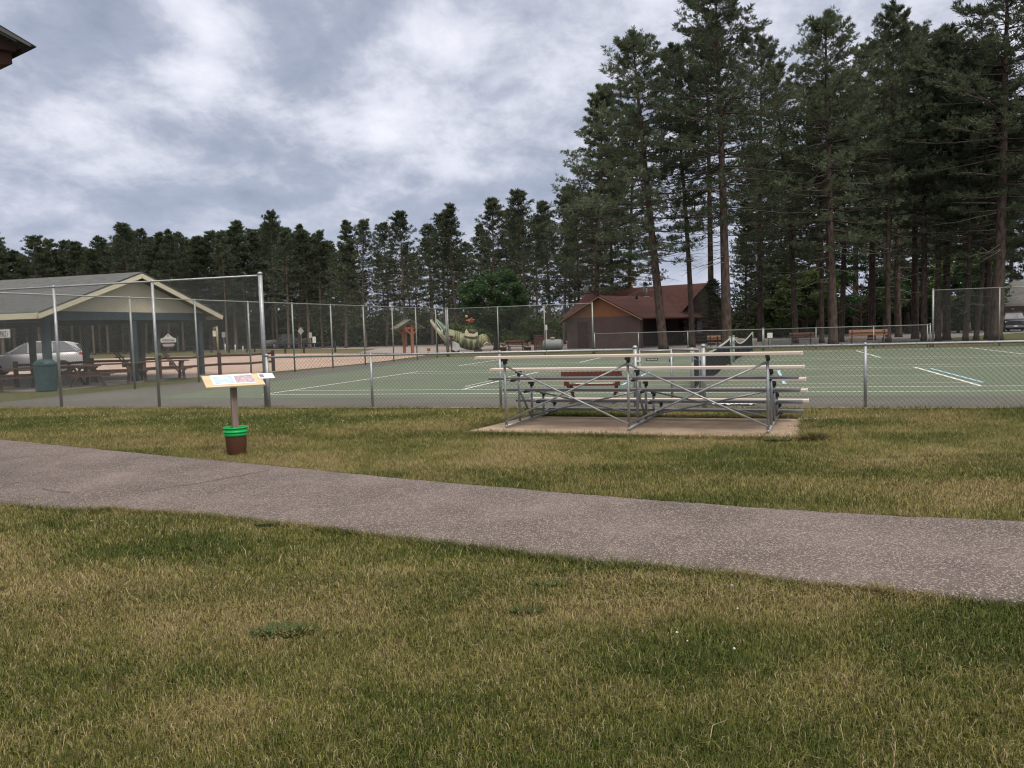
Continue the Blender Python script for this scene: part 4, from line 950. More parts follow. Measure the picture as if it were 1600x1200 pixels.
# ================================================================== FISH SCULPTURE
qf = G(722, 551.5); S = qf.y / F
def FL(px, py): return (px - 722) * S, height_at(qf.x, qf.y, py)
fish = thing('fish_sculpture', 'giant green striped fish sculpture with raised open jaws', 'sculpture', qf)
fm = mat('fish_skin', (.17, .185, .08), .5, col2=(.30, .30, .17), scale=2.0, bump=.2, spec=.4)
nt = fm.node_tree; n = nt.nodes; l = nt.links; b = n['Principled BSDF']; src = b.inputs['Base Color'].links[0].from_socket
t_ = n.new('ShaderNodeTexCoord'); mp = n.new('ShaderNodeMapping'); mp.inputs['Scale'].default_value = (3.6, .4, .42); mp.inputs['Rotation'].default_value = (0, .15, 0)
l.new(t_.outputs['Object'], mp.inputs[0]); vz = n.new('ShaderNodeTexNoise'); vz.inputs['Scale'].default_value = 2.4; vz.inputs['Detail'].default_value = 2; l.new(mp.outputs[0], vz.inputs['Vector'])
r_ = n.new('ShaderNodeMapRange'); r_.inputs[1].default_value = .47; r_.inputs[2].default_value = .56; l.new(vz.outputs['Fac'], r_.inputs[0])
mx_ = n.new('ShaderNodeMix'); mx_.data_type = 'RGBA'; l.new(r_.outputs[0], mx_.inputs['Factor']); l.new(src, mx_.inputs['A']); mx_.inputs['B'].default_value = (.06, .065, .035, 1); l.new(mx_.outputs['Result'], b.inputs['Base Color'])
def loft_px(st, wid, n_=16):
    """st: (px, top py, bottom py); wid: half thickness in px"""
    rings = []
    cen = [Vector((FL(a_, (b_ + c_) / 2)[0], 0, FL(a_, (b_ + c_) / 2)[1])) for a_, b_, c_ in st]
    for i_, (a_, b_, c_) in enumerate(st):
        xt, zt_ = FL(a_, b_); xb, zb__ = FL(a_, c_); hh = (zt_ - zb__) / 2; ww = wid[i_] * S
        rings.append([cen[i_] + Vector((0, ww * math.cos(q), hh * math.sin(q))) for q in np.linspace(0, 2 * math.pi, n_, endpoint=False)])
    return rings
body = [(694, 511, 527), (698, 512.5, 530), (704, 514, 533.5), (712, 515.8, 538), (720, 518.5, 543), (728, 522, 546.2), (736, 525, 547.6), (744, 526, 547.6), (750, 524.5, 546), (755, 522.3, 542.5), (759, 523.5, 539), (763, 528, 537), (765.5, 532, 538)]
mb = MB(); mb.loft(loft_px(body, [7, 9, 10.5, 11, 11.5, 12, 12, 11, 10, 8, 6, 4, 2])); mb.build('body', fm, fish)
pale = mat('fish_pale_green', (.42, .45, .28), .5, col2=(.26, .32, .20), scale=3); jawm = mat('fish_jaw_cream', (.55, .53, .42), .5, col2=(.36, .40, .28), scale=3); mouthm = mat('fish_mouth_teal', (.14, .24, .20), .5, var=.2)
def tubepx(pts, rad, m, name, flat=1.0, parent=None, n_=10):
    P_ = [Vector((FL(a_, b_)[0], c_ * S, FL(a_, b_)[1])) for a_, b_, c_ in pts]; mb = MB(); mb.tube(P_, [r_ * S for r_ in rad], n_); return mb.build(name, m, parent or fish)
tubepx([(706, 527, 0), (700, 525, 0), (694, 519.5, 0), (691, 515, 0)], [9.5, 9.3, 6.5, 3.5], pale, 'head')
tubepx([(705, 532, 0), (699, 530, 0), (693, 524, 0), (687, 516, 0), (681, 508, 0), (676, 501.5, 0), (674.8, 498, 0)], [6, 5, 4.2, 3.4, 3.0, 2.2, 1.0], jawm, 'lower_jaw')
tubepx([(701, 519, 0), (696, 513, 0), (690, 506, 0), (685, 500, 0), (682.5, 497, 0)], [5, 4.0, 3, 1.9, .7], mouthm, 'upper_jaw')
tubepx([(698, 522, -3), (692, 514, -2.6), (686, 505, -2), (683, 498.5, -.8)], [.9, .8, .7, .4], jawm, 'lip')
mb = MB()
for k in range(9):
    f_ = k / 9; x_, z_ = FL(677 + 15 * f_, 499.5 + 21 * f_); mb.loft([[Vector((x_ + .05 * math.cos(q), -2.2 * S + .05 * math.sin(q), z_)) for q in (0, 2, 4)], [Vector((x_ + .10, -2.2 * S, z_ + .16 + .001 * i_)) for i_ in range(3)]])
mb.build('teeth', wht, fish)
mb = MB(); x_, z_ = FL(699.5, 515.5); mb.lathe([(.001, -.12), (.10, -.09), (.14, 0), (.10, .09), (.001, .12)], (x_, -8.0 * S, z_), 12); e1 = mb.build('eye', mat('eye_dark', (.02, .02, .015), .2), fish)
mb = MB(); x_, z_ = FL(702, 523); mb.prism([(x_ - .22, -9.5 * S, z_), (x_, -10.2 * S, z_ - .36), (x_ + .42, -10.8 * S, z_ - .26), (x_ + .55, -10.9 * S, z_ + .2), (x_ + .3, -10.3 * S, z_ + .42)], (0, .12, 0)); mb.build('gill_cover', pale, fish)
mb = MB()
x_, z_ = FL(708, 533); mb.prism([(x_, -10 * S, z_), (x_ + .50, -13 * S, z_ - .22), (x_ + .62, -15 * S, z_ - .58), (x_ + .28, -15 * S, z_ - .76), (x_ - .12, -13 * S, z_ - .52)], (0, .08, .04)); mb.build('pectoral_fin', mat('fin_grey', (.36, .37, .38), .5, var=.15), fish)
mb = MB(); pts = [(755, 524), (760, 523.5), (764, 528), (766.5, 535), (767.8, 541), (764, 538.6), (759, 538.5), (755, 541), (752, 546), (748, 546)]
mb.prism([Vector((FL(a_, b_)[0], -.22, FL(a_, b_)[1])) for a_, b_ in pts], (0, .44, 0)); mb.build('tail', fm, fish, bevel=.04)
tubepx([(755.5, 543, -.3 / S), (757.5, 538.5, -.3 / S), (761, 536.2, -.3 / S), (765, 538, -.3 / S)], [.8, 1.0, 1.0, .6], jawm, 'tail_edge')
mb = MB(); mb.prism([Vector((FL(a_, b_)[0], -.6, FL(a_, b_)[1])) for a_, b_ in [(727, 524), (728.5, 517.5), (731, 514.5), (734, 521), (742, 522.5), (747.5, 519), (748.5, 525), (742, 527), (732, 526)]], (0, .25, 0)); mb.build('dorsal_fin', mat('cream_fin', (.56, .50, .36), .6, var=.15), fish, bevel=.03)
mb = MB(); mb.loft(loft_px([(732, 519, 523), (735, 514.5, 523.5), (740, 514.5, 524), (745, 516, 523.5), (748, 519, 522.5)], [1, 5, 6, 5, 1])); mb.build('dark_hump', mat('olive_dark', (.05, .05, .028), .6, var=.3), fish)
mb = MB(); 
for (px, w_) in ((712, 11), (747, 12)):
    x_, z_ = FL(px, 551.5); mb.box((x_, 0, .12), (w_ * S, .9, .24)); mb.box((x_, 0, .34), (w_ * S * .45, .5, .30))
mb.tube([Vector((FL(714, 540)[0], -.3, FL(714, 540)[1])), Vector((FL(718, 551)[0], -.3, 0))], .05, 6); mb.build('pedestal', mat('pedestal_dark', (.03, .03, .035), .7), fish)
for px, lab in ((683, 'dark post left of the fish sculpture jaws'), (705.5, 'dark red post behind the fish sculpture head')):
    q = G(px, 552.5); mb = MB(); mb.box((0, 0, .62), (.13, .13, 1.24)); mb.box((0, 0, 1.27), (.30, .16, .08)); o = mb.build('bollard', brownwood if px > 700 else mat('dark_post_wood', (.04, .035, .03), .8), loc=q + Vector((0, .3, 0))); tag(o, lab, 'post')
q = G(670, 552.5); mb = MB(); mb.box((0, 0, .12), (.05, .05, .24)); mb.box((0, -.03, .30), (.26, .03, .2)); o = mb.build('ground_marker', orangewood, loc=q); tag(o, 'small orange ground marker left of the fish sculpture', 'marker')
# red and orange lure hanging in the tree
q = XY(738, 63.0); t = thing('hanging_lure', 'red and orange lure hanging in the leafy tree above the fish', 'ornament', (q.x, q.y - 3.0, 0)); q = Vector((q.x, q.y - 3.0, 0)); s3 = q.y / F
def LZ(py): return height_at(q.x, q.y, py)
mb = MB(); mb.loft([[Vector((-4.2 * s3 + r_ * math.cos(a_), r_ * math.sin(a_), LZ(494.3) + zz)) for a_ in np.linspace(0, 6.283, 10, endpoint=False)] for r_, zz in ((.02, -.10), (.09, -.06), (.11, 0), (.08, .07), (.02, .1))]); mb.build('float', mat('orange_lure', (.65, .22, .06), .5), t)
rg = random.Random(2); mb = MB()
for k in range(40):
    c_ = Vector((rg.gauss(2.3, 2.0) * s3, rg.gauss(0, .12), LZ(500.5) + rg.gauss(0, 1.6) * s3)); d_ = Vector((rg.uniform(-1, 1), rg.uniform(-1, 1), rg.uniform(-1, 1))).normalized() * .09; e_ = d_.orthogonal().normalized() * .05
    mb.add([c_ - e_, c_ + d_, c_ + e_, c_ - d_], [(0, 1, 2, 3)])
mb.build('body', mat('red_lure', (.38, .06, .04), .5, col2=(.5, .16, .08), scale=12), t)

# ================================================================== PARK FURNITURE beyond the court
def park_bench(px, py, wpx, label, m, hs=.44, hb=.86, nsl=3, rz=-CA, back=True, face=math.pi):
    q = G(px, py); r_ = thing('park_bench', label, 'bench', q, rz + face); slat_bench(r_, wpx * q.y / F, m, hs, hb, back, nsl, legm=mat('bench_leg_dark', (.035, .03, .03), .7)); return r_
park_bench(807, 551, 31, 'dark red park bench left of the gas tank', mat('bench_red', (.14, .05, .035), .7, var=.2))
park_bench(1252, 541, 36, 'brown park bench on the verge, left of the big pine pair', mat('bench_brown', (.15, .07, .05), .7, var=.2))
park_bench(1355, 541.5, 55, 'long light orange park bench between pine trunks', mat('bench_orange', (.33, .17, .10), .7, var=.15), hs=.50, hb=.98)
park_bench(1116, 546.5, 20, 'short orange bench in front of the log cabin corner', mat('bench_orange', (.33, .17, .10), .7))
for px, lab in ((786.5, 'reddish flower pot left of the dark red bench'), (825, 'reddish flower pot right of the dark red bench')):
    q = G(px, 551); t = thing('flower_pot', lab, 'flower pot', q); mb = MB(); mb.lathe([(.17, 0), (.24, .35), (.26, .36), (.26, .40), (.2, .40)], n=12); mb.build('pot', mat('terracotta_dark', (.14, .055, .04), .8), t)
    rg = random.Random(int(px)); mb = MB()
    for k in range(50):
        c_ = Vector((rg.gauss(0, .13), rg.gauss(0, .13), .46 + rg.random() * .22)); d_ = Vector((rg.uniform(-1, 1), rg.uniform(-1, 1), rg.uniform(0, 1))).normalized() * .07; e_ = d_.orthogonal().normalized() * .03
        mb.add([c_ - e_, c_ + d_, c_ + e_, c_ - d_], [(0, 1, 2, 3)])
    mb.build('flowers', mat('red_flowers', (.20, .06, .05), .7, col2=(.08, .08, .04), scale=9), t)
# propane tank
q = G(864, 550.5); s_ = q.y / F; t = thing('gas_tank', 'pale grey horizontal gas tank beside the brown cabin', 'tank', q, -.1); Lt = 33.5 * s_; R_ = 9.3 * s_ * .95
prof = []
for k in range(9): a_ = math.pi / 2 * k / 8; prof.append((R_ * math.sin(a_), -Lt / 2 + R_ * .62 * (1 - math.cos(a_))))
prof = prof + [(r_, -z_) for r_, z_ in prof[::-1]]; prof[0] = (.001, prof[0][1]); prof[-1] = (.001, prof[-1][1])
mb = MB(); mb.loft([[Vector((z_, r_ * math.cos(a_), R_ + .12 + r_ * math.sin(a_))) for a_ in np.linspace(0, 6.2832, 20, endpoint=False)] for r_, z_ in prof]); mb.build('vessel', mat('tank_grey', (.19, .205, .21), .5, .1, var=.08), t)
mb = MB(); mb.lathe([(.16, 0), (.17, .14), (.12, .17), (.001, .18)], (0, 0, 2 * R_ + .10), 12); mb.build('valve_dome', mat('tank_dome', (.2, .21, .22), .5), t)
for e_ in (-1, 1): mb = MB(); mb.box((e_ * Lt * .27, 0, .12), (.12, R_ * 1.4, .24)); mb.build('foot', darkm, t)
q = G(852, 549); t = thing('utility_enclosure', 'dark red boarded enclosure behind the gas tank', 'enclosure', (q.x, q.y + 2.2, 0), -.1); s_ = (q.y + 2.2) / F
mb = MB(); W_ = 30 * s_; H_ = height_at(q.x, q.y + 2.2, 524.5)
for k in range(12): mb.box((-W_ / 2 + W_ * (k + .5) / 12, 0, H_ / 2), (W_ / 12 - .02, .04, H_))
mb.box((0, .05, H_ * .8), (W_, .05, .09)); mb.box((0, .05, H_ * .2), (W_, .05, .09)); mb.build('board_wall', brownwood, t)
mb = MB(); mb.box((-W_ / 2 + .0, .6, H_ / 2), (.05, 1.1, H_)); mb.box((W_ / 2 - .0, .6, H_ / 2), (.05, 1.1, H_)); mb.box((0, .58, H_ + .03), (W_ + .1, 1.3, .05)); mb.build('side_wall', brownwood, t)
sheet_sign('small_sign', 'white vertical sign on a pale post behind the gas tank', 'sign', 854.3, 549, 507.5, 3.6, 8, wht, pole_m=mat('pale_post', (.5, .5, .44), .6))
sheet_sign('placard', 'white square placard beside the low far fence, right of the net', 'sign', 1203, 545.5, 520, 8, 8, wht)
# ================================================================== BROWN CABIN
CR = math.radians(-40)
cabroof = shingle('red_brown_shingles', (.105, .043, .038), (.145, .063, .054))
wallb = mat('dark_brown_render', (.098, .066, .062), .85, col2=(.120, .082, .076), scale=1.2, bump=.3, bscale=25)
gabw = mat('orange_brown_boards', (.20, .085, .042), .8, col2=(.26, .12, .06), scale=2, stretch=(7, 7, .5))
rakem = mat('tan_rake_board', (.27, .165, .11), .7)
cab = thing('cabin', 'dark brown cabin with red brown roof and orange gable beyond the courts', 'cabin', (6.69, 60.0, 0), CR)
def roof_pair(par, xr, x0, x1, y0, y1, zr_, ze_, axis_, m, th=.10):
    """axis_ 'y': ridge along y at x=xr; 'x': ridge along x at y=xr (x0,x1 become y eaves)"""
    for k, e_ in enumerate((x0, x1)):
        o_ = .003 * (1 if k else -1)
        if axis_ == 'y': P_ = [(xr + o_, y0, zr_), (xr + o_, y1, zr_), (e_, y1, ze_), (e_, y0, ze_)]
        else: P_ = [(y0, xr + o_, zr_), (y1, xr + o_, zr_), (y1, e_, ze_), (y0, e_, ze_)]
        mb = MB(); mb.prism(P_, (0, 0, th)); mb.build('roof', m, par)
roof_pair(cab, 0, -3.67, 3.67, 0, 9.9, 3.88, 2.10, 'y', cabroof)
roof_pair(cab, 12.0, 7.4, 16.6, -8.9, 2.9, 4.95, 2.52, 'x', cabroof)
mb = MB(); mb.box((0, .55, 1.19), (6.6, .36, 2.38)); mb.box((-1.4, 4.4, 1.19), (3.8, 7.2, 2.37)); mb.box((-2.9, 12, 1.28), (11.4, 7.9, 2.55)); mb.build('wall', wallb, cab)
mb = MB(); mb.prism([(-3.2, .36, 2.37), (3.2, .36, 2.37), (0, .36, 3.86)], (0, .05, 0)); mb.build('gable', gabw, cab); mb = MB()
for y_ in (-8.5,): mb.prism([(y_, 8.1, 2.55), (y_, 15.9, 2.55), (y_, 12, 4.7)], (.1, 0, 0))
mb.build('gable', gabw, cab)
mb = MB()
for e_ in (-1, 1): mb.bar((e_ * .01, -.03, 3.86), (e_ * 3.69, -.03, 2.07), .05, .20, (0, 1, 0))
mb.build('rake_board', rakem, cab)
mb = MB(); mb.box((-1.75, .385, 1.02), (1.0, .05, 2.04)); dr = mb.build('door', mat('door_brown', (.055, .032, .035), .7), cab)
mb = MB(); 
for e_ in (-.54, .54): mb.box((-1.75 + e_, .37, 1.05), (.08, .08, 2.1))
mb.box((-1.75, .37, 2.12), (1.16, .08, .08)); mb.build('door_frame', wallb, dr)
mb = MB(); mb.tube([(-1.40, .33, 1.0), (-1.40, .36, 1.0)], .03, 8); mb.build('handle', chrome, dr)
mb = MB(); mb.bar((3.33, 7.3, 2.46), (3.33, .1, 2.0), .03, .1); 
# log corner with projecting ends
lg = mat('dark_logs', (.05, .035, .03), .8, col2=(.10, .075, .065), scale=3)
lb = MB()
for k in range(9):
    z_ = .14 + .27 * k; ln = .45 if k % 2 else .62
    lb.tube([(2.4, 7.95, z_), (3.6 + (.18 if k % 2 else 0), 7.95, z_)], .135, 8); lb.tube([(3.05, 8.0 - ln, z_ + .13), (3.05, 15.8, z_ + .13)], .13, 8)
lb.prism([(2.5, 8.3, 2.5), (2.5, 15.7, 2.5), (2.5, 12, 4.75)], (.1, 0, 0)); lb.build('log_corner', lg, cab)
mb = MB(); mb.box((3.2, 9.8, 1.35), (.08, .9, 1.0)); wd = mb.build('window', glass_d, cab)
for (x_, y_, h_, r_) in ((-2.4, 10.6, .9, .06), (-2.0, 10.4, .4, .09)):
    mb = MB(); mb.tube([(x_, y_, 4.0), (x_, y_, 4.6 + h_ * .6)], r_, 8); mb.build('vent_pipe', galv_far, cab)
mb = MB(); mb.box((-1.2, 9.0, 3.86), (.35, .35, .45)); mb.build('roof_vent', wht, cab)
mb = MB(); mb.tube([(.9, 3.9, 3.7), (.9, 3.9, 4.15)], .10, 8); mb.build('roof_vent', darkm, cab)
mb = MB()
rgc = random.Random(6)
for k in range(8):
    for j_ in range(3): mb.box((-9.6 + j_ * .42 + rgc.uniform(-.03, .03), 12 + rgc.uniform(-.05, .05), .3 + k * .62 + .001 * j_), (.40, .95, .56))
mb.box((-9.2, 12, 5.15), (.5, .5, .5)); mb.build('chimney', mat('stone_grey', (.12, .11, .10), .9, col2=(.28, .26, .24), scale=2.5), cab)
q = XY(988, 84.0); zt = height_at(q.x, q.y, 420); mb = MB(); mb.tube([(0, 0, 0), (.03, 0, zt * .6), (0, 0, zt)], [.22, .18, .15], 10); o = mb.build('log_pole', mat('peeled_log', (.48, .27, .12), .7, var=.25, scale=2), loc=q)
tag(o, 'tall peeled orange log pole standing behind the cabin roof', 'pole')

# ================================================================== VEHICLES
def ring(x_, w_, zb, zm, zt, rr=.06):
    return [Vector((x_, s_ * a_, b_)) for s_, a_, b_ in ((-1, w_ * .90, zb), (-1, w_ * .99, zb + .10), (-1, w_, zm), (-1, w_ * .97, zt - rr), (-1, w_ * .90, zt), (1, w_ * .90, zt), (1, w_ * .97, zt - rr), (1, w_, zm), (1, w_ * .99, zb + .10), (1, w_ * .90, zb))]
def vehicle(name, label, cat, loc, heading, kind, paint):
    t = thing(name, label, cat, loc, heading); W_ = .92 if kind == 'suv' else .98
    if kind == 'suv':
        st = [(2.30, .70, .35, .55, .72), (2.22, .84, .28, .6, .86), (1.9, .90, .24, .65, .98), (1.2, .92, .24, .7, 1.04), (.9, .92, .24, .75, 1.07), (-1.0, .93, .24, .75, 1.10), (-1.9, .91, .26, .75, 1.14), (-2.25, .85, .34, .75, 1.12), (-2.36, .74, .42, .7, .95)]
        cabp = [(1.05, 1.03), (.15, 1.60), (-.4, 1.68), (-1.5, 1.64), (-1.95, 1.52), (-2.28, 1.06)]; wx = (1.45, -1.40); wr = .36
    else:
        st = [(2.75, .80, .45, .75, 1.02), (2.68, .92, .36, .8, 1.12), (2.2, .97, .34, .8, 1.18), (1.2, .98, .34, .8, 1.22), (-.5, .98, .34, .85, 1.24), (-.9, .98, .34, .85, 1.25), (-2.6, .97, .38, .85, 1.26), (-2.72, .92, .5, .85, 1.2)]
        cabp = [(1.25, 1.18), (.55, 1.80), (.1, 1.90), (-.75, 1.90), (-1.0, 1.84), (-1.12, 1.20)]; wx = (1.75, -1.65); wr = .39
    mb = MB(); mb.loft([ring(x_, w_, a_, b_, c_) for x_, w_, a_, b_, c_ in st]); mb.build('body', paint, t)
    mb = MB(); n_ = len(cabp); 
    def yy(z_): return W_ * (.94 - .24 * (z_ - 1.05) / .8)
    vs = [Vector((x_, -yy(z_), z_)) for x_, z_ in cabp] + [Vector((x_, yy(z_), z_)) for x_, z_ in cabp]
    mb.add(vs, [tuple(range(n_ - 1, -1, -1)), tuple(range(n_, 2 * n_))] + [(i_, i_ + 1, i_ + 1 + n_, i_ + n_) for i_ in range(n_ - 1)]); mb.build('cabin', paint, t, bevel=.02)
    # side windows: the cabin outline shrunk, split by the pillars, 8 mm proud
    zb = cabp[0][1] + .06; zt_ = max(z_ for _, z_ in cabp) - .09
    def xa(z_, front):
        seq = cabp[:3] if front else cabp[-1:-4:-1]
        for (x0, z0), (x1, z1) in zip(seq, seq[1:]):
            if z0 <= z_ <= z1: return x0 + (x1 - x0) * (z_ - z0) / (z1 - z0)
        return seq[-1][0]
    cuts = [(xa(zb, 1) - .14, xa(zt_, 1) - .10), ((.02, .02) if kind == 'suv' else (.10, .10)), ((-1.0, -1.0) if kind == 'suv' else None), (xa(zb, 0) + .12, xa(zt_, 0) + .12)]
    cuts = [c_ for c_ in cuts if c_]
    for s_ in (-1, 1):
        for (b0, t0), (b1, t1) in zip(cuts, cuts[1:]):
            P_ = [(b0 - .03, zb), (b1 + .03, zb), (t1 + .03, zt_), (min(t0, b0) - .03, zt_)]
            vs = [Vector((x_, s_ * (yy(z_) + .008), z_)) for x_, z_ in P_]; mb = MB(); mb.prism(vs, (0, -s_ * .02, 0)); mb.build('side_window', glass_d, t)
        if kind == 'suv':
            mb = MB(); pts = [Vector((cuts[0][0] + .05, s_ * (yy(zb) + .012), zb - .03)), Vector((cuts[0][1] + .0, s_ * (yy(zt_) + .014), zt_ + .03)), Vector((cuts[-1][1] + .1, s_ * (yy(zt_) + .014), zt_ + .03)), Vector((cuts[-1][0] - .08, s_ * (yy(zb) + .012), zb + .05)), Vector((cuts[0][0] + .05, s_ * (yy(zb) + .012), zb - .03))]
            for a_, b_ in zip(pts, pts[1:]): mb.bar(a_, b_, .012, .03)
            mb.build('window_trim', chrome, t)
    for fr, nm in ((1, 'windshield'), (0, 'rear_window')):
        a_, b_ = (cabp[0], cabp[1]) if fr else (cabp[-1], cabp[-2]); dz_ = .05
        f0, f1 = .10, .92; p0 = (a_[0] + (b_[0] - a_[0]) * f0, a_[1] + (b_[1] - a_[1]) * f0); p1 = (a_[0] + (b_[0] - a_[0]) * f1, a_[1] + (b_[1] - a_[1]) * f1); e_ = .012 if fr else -.012
        mb = MB(); mb.add([Vector((p0[0] + e_, -yy(p0[1]) * .93, p0[1])), Vector((p0[0] + e_, yy(p0[1]) * .93, p0[1])), Vector((p1[0] + e_, yy(p1[1]) * .93, p1[1])), Vector((p1[0] + e_, -yy(p1[1]) * .93, p1[1]))], [(0, 1, 2, 3)]); mb.build(nm, glass_d, t)
    fx = st[0][0]; bx = st[-1][0]; zl = st[1][4] - .16
    for s_ in (-1, 1):
        mb = MB(); mb.box((fx - .12, s_ * st[1][1] * .80, zl), (.24, .28, .13)); mb.build('headlight', mat('headlight_glass', (.6, .62, .65), .15, spec=.8), t, bevel=.02)
        mb = MB(); mb.box((bx + .13, s_ * st[-2][1] * .93, st[-2][4] - .10), (.26, .12, .16)); mb.build('tail_light', mat('tail_red', (.45, .02, .03), .3), t, bevel=.02)
        mb = MB(); mb.box((cabp[0][0] - .25, s_ * (W_ + .10), cabp[0][1] + .08), (.14, .18, .14)); mb.build('mirror', paint if kind == 'suv' else black, t, bevel=.03)
        for x_ in wx:
            mb = MB(); y0 = s_ * (W_ - .20); y1 = s_ * (W_ + .01)
            def wring(r_, y_): return [Vector((x_ + r_ * math.cos(q), y_, wr + r_ * math.sin(q))) for q in np.linspace(0, 6.2832, 20, endpoint=False)]
            mb.loft([wring(wr * .8, y0), wring(wr, y0 + s_ * .02), wring(wr, y1 - s_ * .02), wring(wr * .9, y1), wring(wr * .66, y1)]); wo_ = mb.build('wheel', black, t)
            mb = MB(); mb.loft([wring(wr * .64, y1 - s_ * .01), wring(wr * .60, y1 + s_ * .012), wring(wr * .2, y1 + s_ * .004)]); mb.build('rim', mat('rim_grey', (.33, .34, .35), .35, .6), wo_)
    mb = MB(); mb.box((fx + .005, 0, zl - .02), (.05, st[0][1] * 1.1, .20)); mb.build('grille', black, t)
    mb = MB(); mb.box((fx + .03, 0, st[0][2] + .07), (.14, st[0][1] * 2.05, .20)); mb.box((bx - .02, 0, st[-1][2] + .06), (.14, st[-1][1] * 2.1, .18)); mb.build('bumper', mat('bumper_dark', (.04, .04, .045), .5) if kind == 'suv' else mat('bumper_steel', (.25, .26, .28), .35, .6), t, bevel=.03)
    mb = MB(); mb.box((fx + .11, 0, st[0][2] + .10), (.012, .32, .15)); mb.box((bx - .10, 0, st[-1][2] + .28), (.012, .32, .15)); mb.build('plate', wht, t)
    mb = MB(); mb.box((0, 0, .30), (wx[0] - wx[1] - .8, W_ * 1.7, .16)); mb.build('underbody', black, t)
    if kind != 'suv':
        mb = MB(); mb.box((-1.85, 0, 1.262), (1.5, 1.6, .012)); mb.build('bed_cover', black, t)
    return t
q = XY(52, 42.5, 0); suv = vehicle('parked_car', 'dark silver sport utility car parked behind the shelter, front to the left', 'car', q, math.radians(180 + 22), 'suv', mat('paint_grey', (.42, .44, .47), .3, .1, spec=.6)); suv.scale = (1.09, 1.09, 1.05)
q = XY(447, 106.0, 0); vehicle('pickup_truck', 'grey pickup truck parked beyond the far road, facing left', 'pickup truck', q, math.radians(180 + 32), 'truck', mat('paint_dark_grey', (.15, .16, .165), .4, .2))
q = XY(1583, 78.0, 0); vehicle('pickup_truck', 'dark pickup truck facing the court in front of the brick house', 'pickup truck', q, math.radians(-90 - 28), 'truck', mat('paint_navy', (.05, .055, .075), .2, .5, spec=.8))
q = XY(1556.5, 82.0, 0); vehicle('parked_car', 'dark blue car half hidden behind the tall fence post, left of the dark pickup', 'car', q, math.radians(-90 - 22), 'suv', mat('paint_blue_grey', (.09, .10, .13), .25, .6))

# ================================================================== BRICK HOUSE (right)
q = XY(1546, 88.0); hs = thing('brick_house', 'brick house with grey hipped roof at the right edge of the photo', 'house', q, -.12)
brickm = mat('brick_red', (.16, .075, .055), .9, col2=(.21, .11, .085), scale=3); hw_, hd_ = 16.0, 9.0; he = 2.75; hr = 5.5
mb = MB(); mb.box((hw_ / 2 + .6, hd_ / 2, he - .55), (hw_ - 1.2, hd_ - 1.2, 1.1)); mb.box((.9, hd_ / 2, 1.1), (.6, hd_ - 1.2, 2.2)); mb.box((9.8, hd_ / 2, 1.1), (12.0, hd_ - 1.2, 2.2)); mb.box((4, hd_ - 1, 1.1), (6, .2, 2.2)); mb.build('wall', brickm, hs)
mb = MB(); mb.add([(-.4, -.4, he), (hw_ + .4, -.4, he), (hw_ + .4, hd_ + .4, he), (-.4, hd_ + .4, he), (4.6, hd_ / 2, hr), (hw_ - 4.6, hd_ / 2, hr)], [(0, 1, 5, 4), (1, 2, 5), (2, 3, 4, 5), (3, 0, 4), (3, 2, 1, 0)]); mb.build('roof', shingle('grey_house_shingles', (.16, .155, .16), (.21, .205, .21)), hs)
mb = MB(); mb.bar((-.42, -.42, he - .1), (hw_ + .4, -.42, he - .1), .05, .2); mb.build('fascia', mat('fascia_grey', (.28, .27, .27), .6), hs)
for x_ in (2.6, 4.6): mb = MB(); mb.box((x_, .50, 2.25), (.2, .12, .18)); mb.build('wall_lamp', wht, hs)

# ================================================================== CORNER OF A NEARBY SHELTER ROOF (top left)
def RP(px, py, Y):
    d = CM @ Vector(((px - 800) / F, (600 - py) / F, -1)); return Vector((0, 0, EYE)) + d * (Y / d.y)
YR = 7.0; ns = thing('near_shelter', 'dark shingled roof corner of a nearby log shelter at the top left edge', 'shelter', (-6.2, 7.4, 0)); o_ = Vector((-6.2, 7.4, 0))
back = Vector((-4.2, 3.0, 0))
mb = MB(); mb.prism([RP(57.5, 73, YR) - o_, RP(-330, -158, YR) - o_, RP(-330, -150, YR) - o_, RP(56, 74.5, YR) - o_], back); mb.build('roof', shingle('dark_shingles', (.03, .032, .035), (.05, .052, .055)), ns)
mb = MB(); mb.prism([RP(52, 71.5, YR) - o_, RP(-330, -148, YR) - o_, RP(-330, -128, YR) - o_, RP(50, 74.5, YR) - o_], (0, -.03, 0)); mb.prism([RP(30, 65, YR + .02) - o_, RP(-330, -128, YR + .02) - o_, RP(-330, -118, YR + .02) - o_, RP(28, 67, YR + .02) - o_], (0, -.03, 0)); mb.build('rake_board', mat('slate_board', (.085, .088, .095), .7), ns)
dk = mat('dark_beam', (.035, .018, .014), .8, var=.3)
mb = MB(); mb.prism([RP(32, 66, YR + .1) - o_, RP(29.5, 78, YR + .1) - o_, RP(26, 76, YR + .1) - o_, RP(25, 80, YR + .1) - o_, RP(-330, 20, YR + .1) - o_, RP(-330, -110, YR + .1) - o_], back * .9); mb.build('soffit', dk, ns)
mb = MB(); mb.prism([RP(16.5, 70, YR + .15) - o_, RP(19.5, 100, YR + .15) - o_, RP(-330, 106, YR + .15) - o_, RP(-330, 60, YR + .15) - o_], back * .85); mb.build('beam', mat('log_beam', (.05, .018, .012), .75, var=.3), ns)
pb = RP(-220, 104, YR + .4) - o_; mb = MB(); mb.tube([(pb.x, pb.y, 0), (pb.x, pb.y, pb.z)], .14, 10); pb2 = pb + back * .7; mb.tube([(pb2.x, pb2.y, 0), (pb2.x, pb2.y, pb2.z)], .14, 10); mb.build('post', dk, ns)

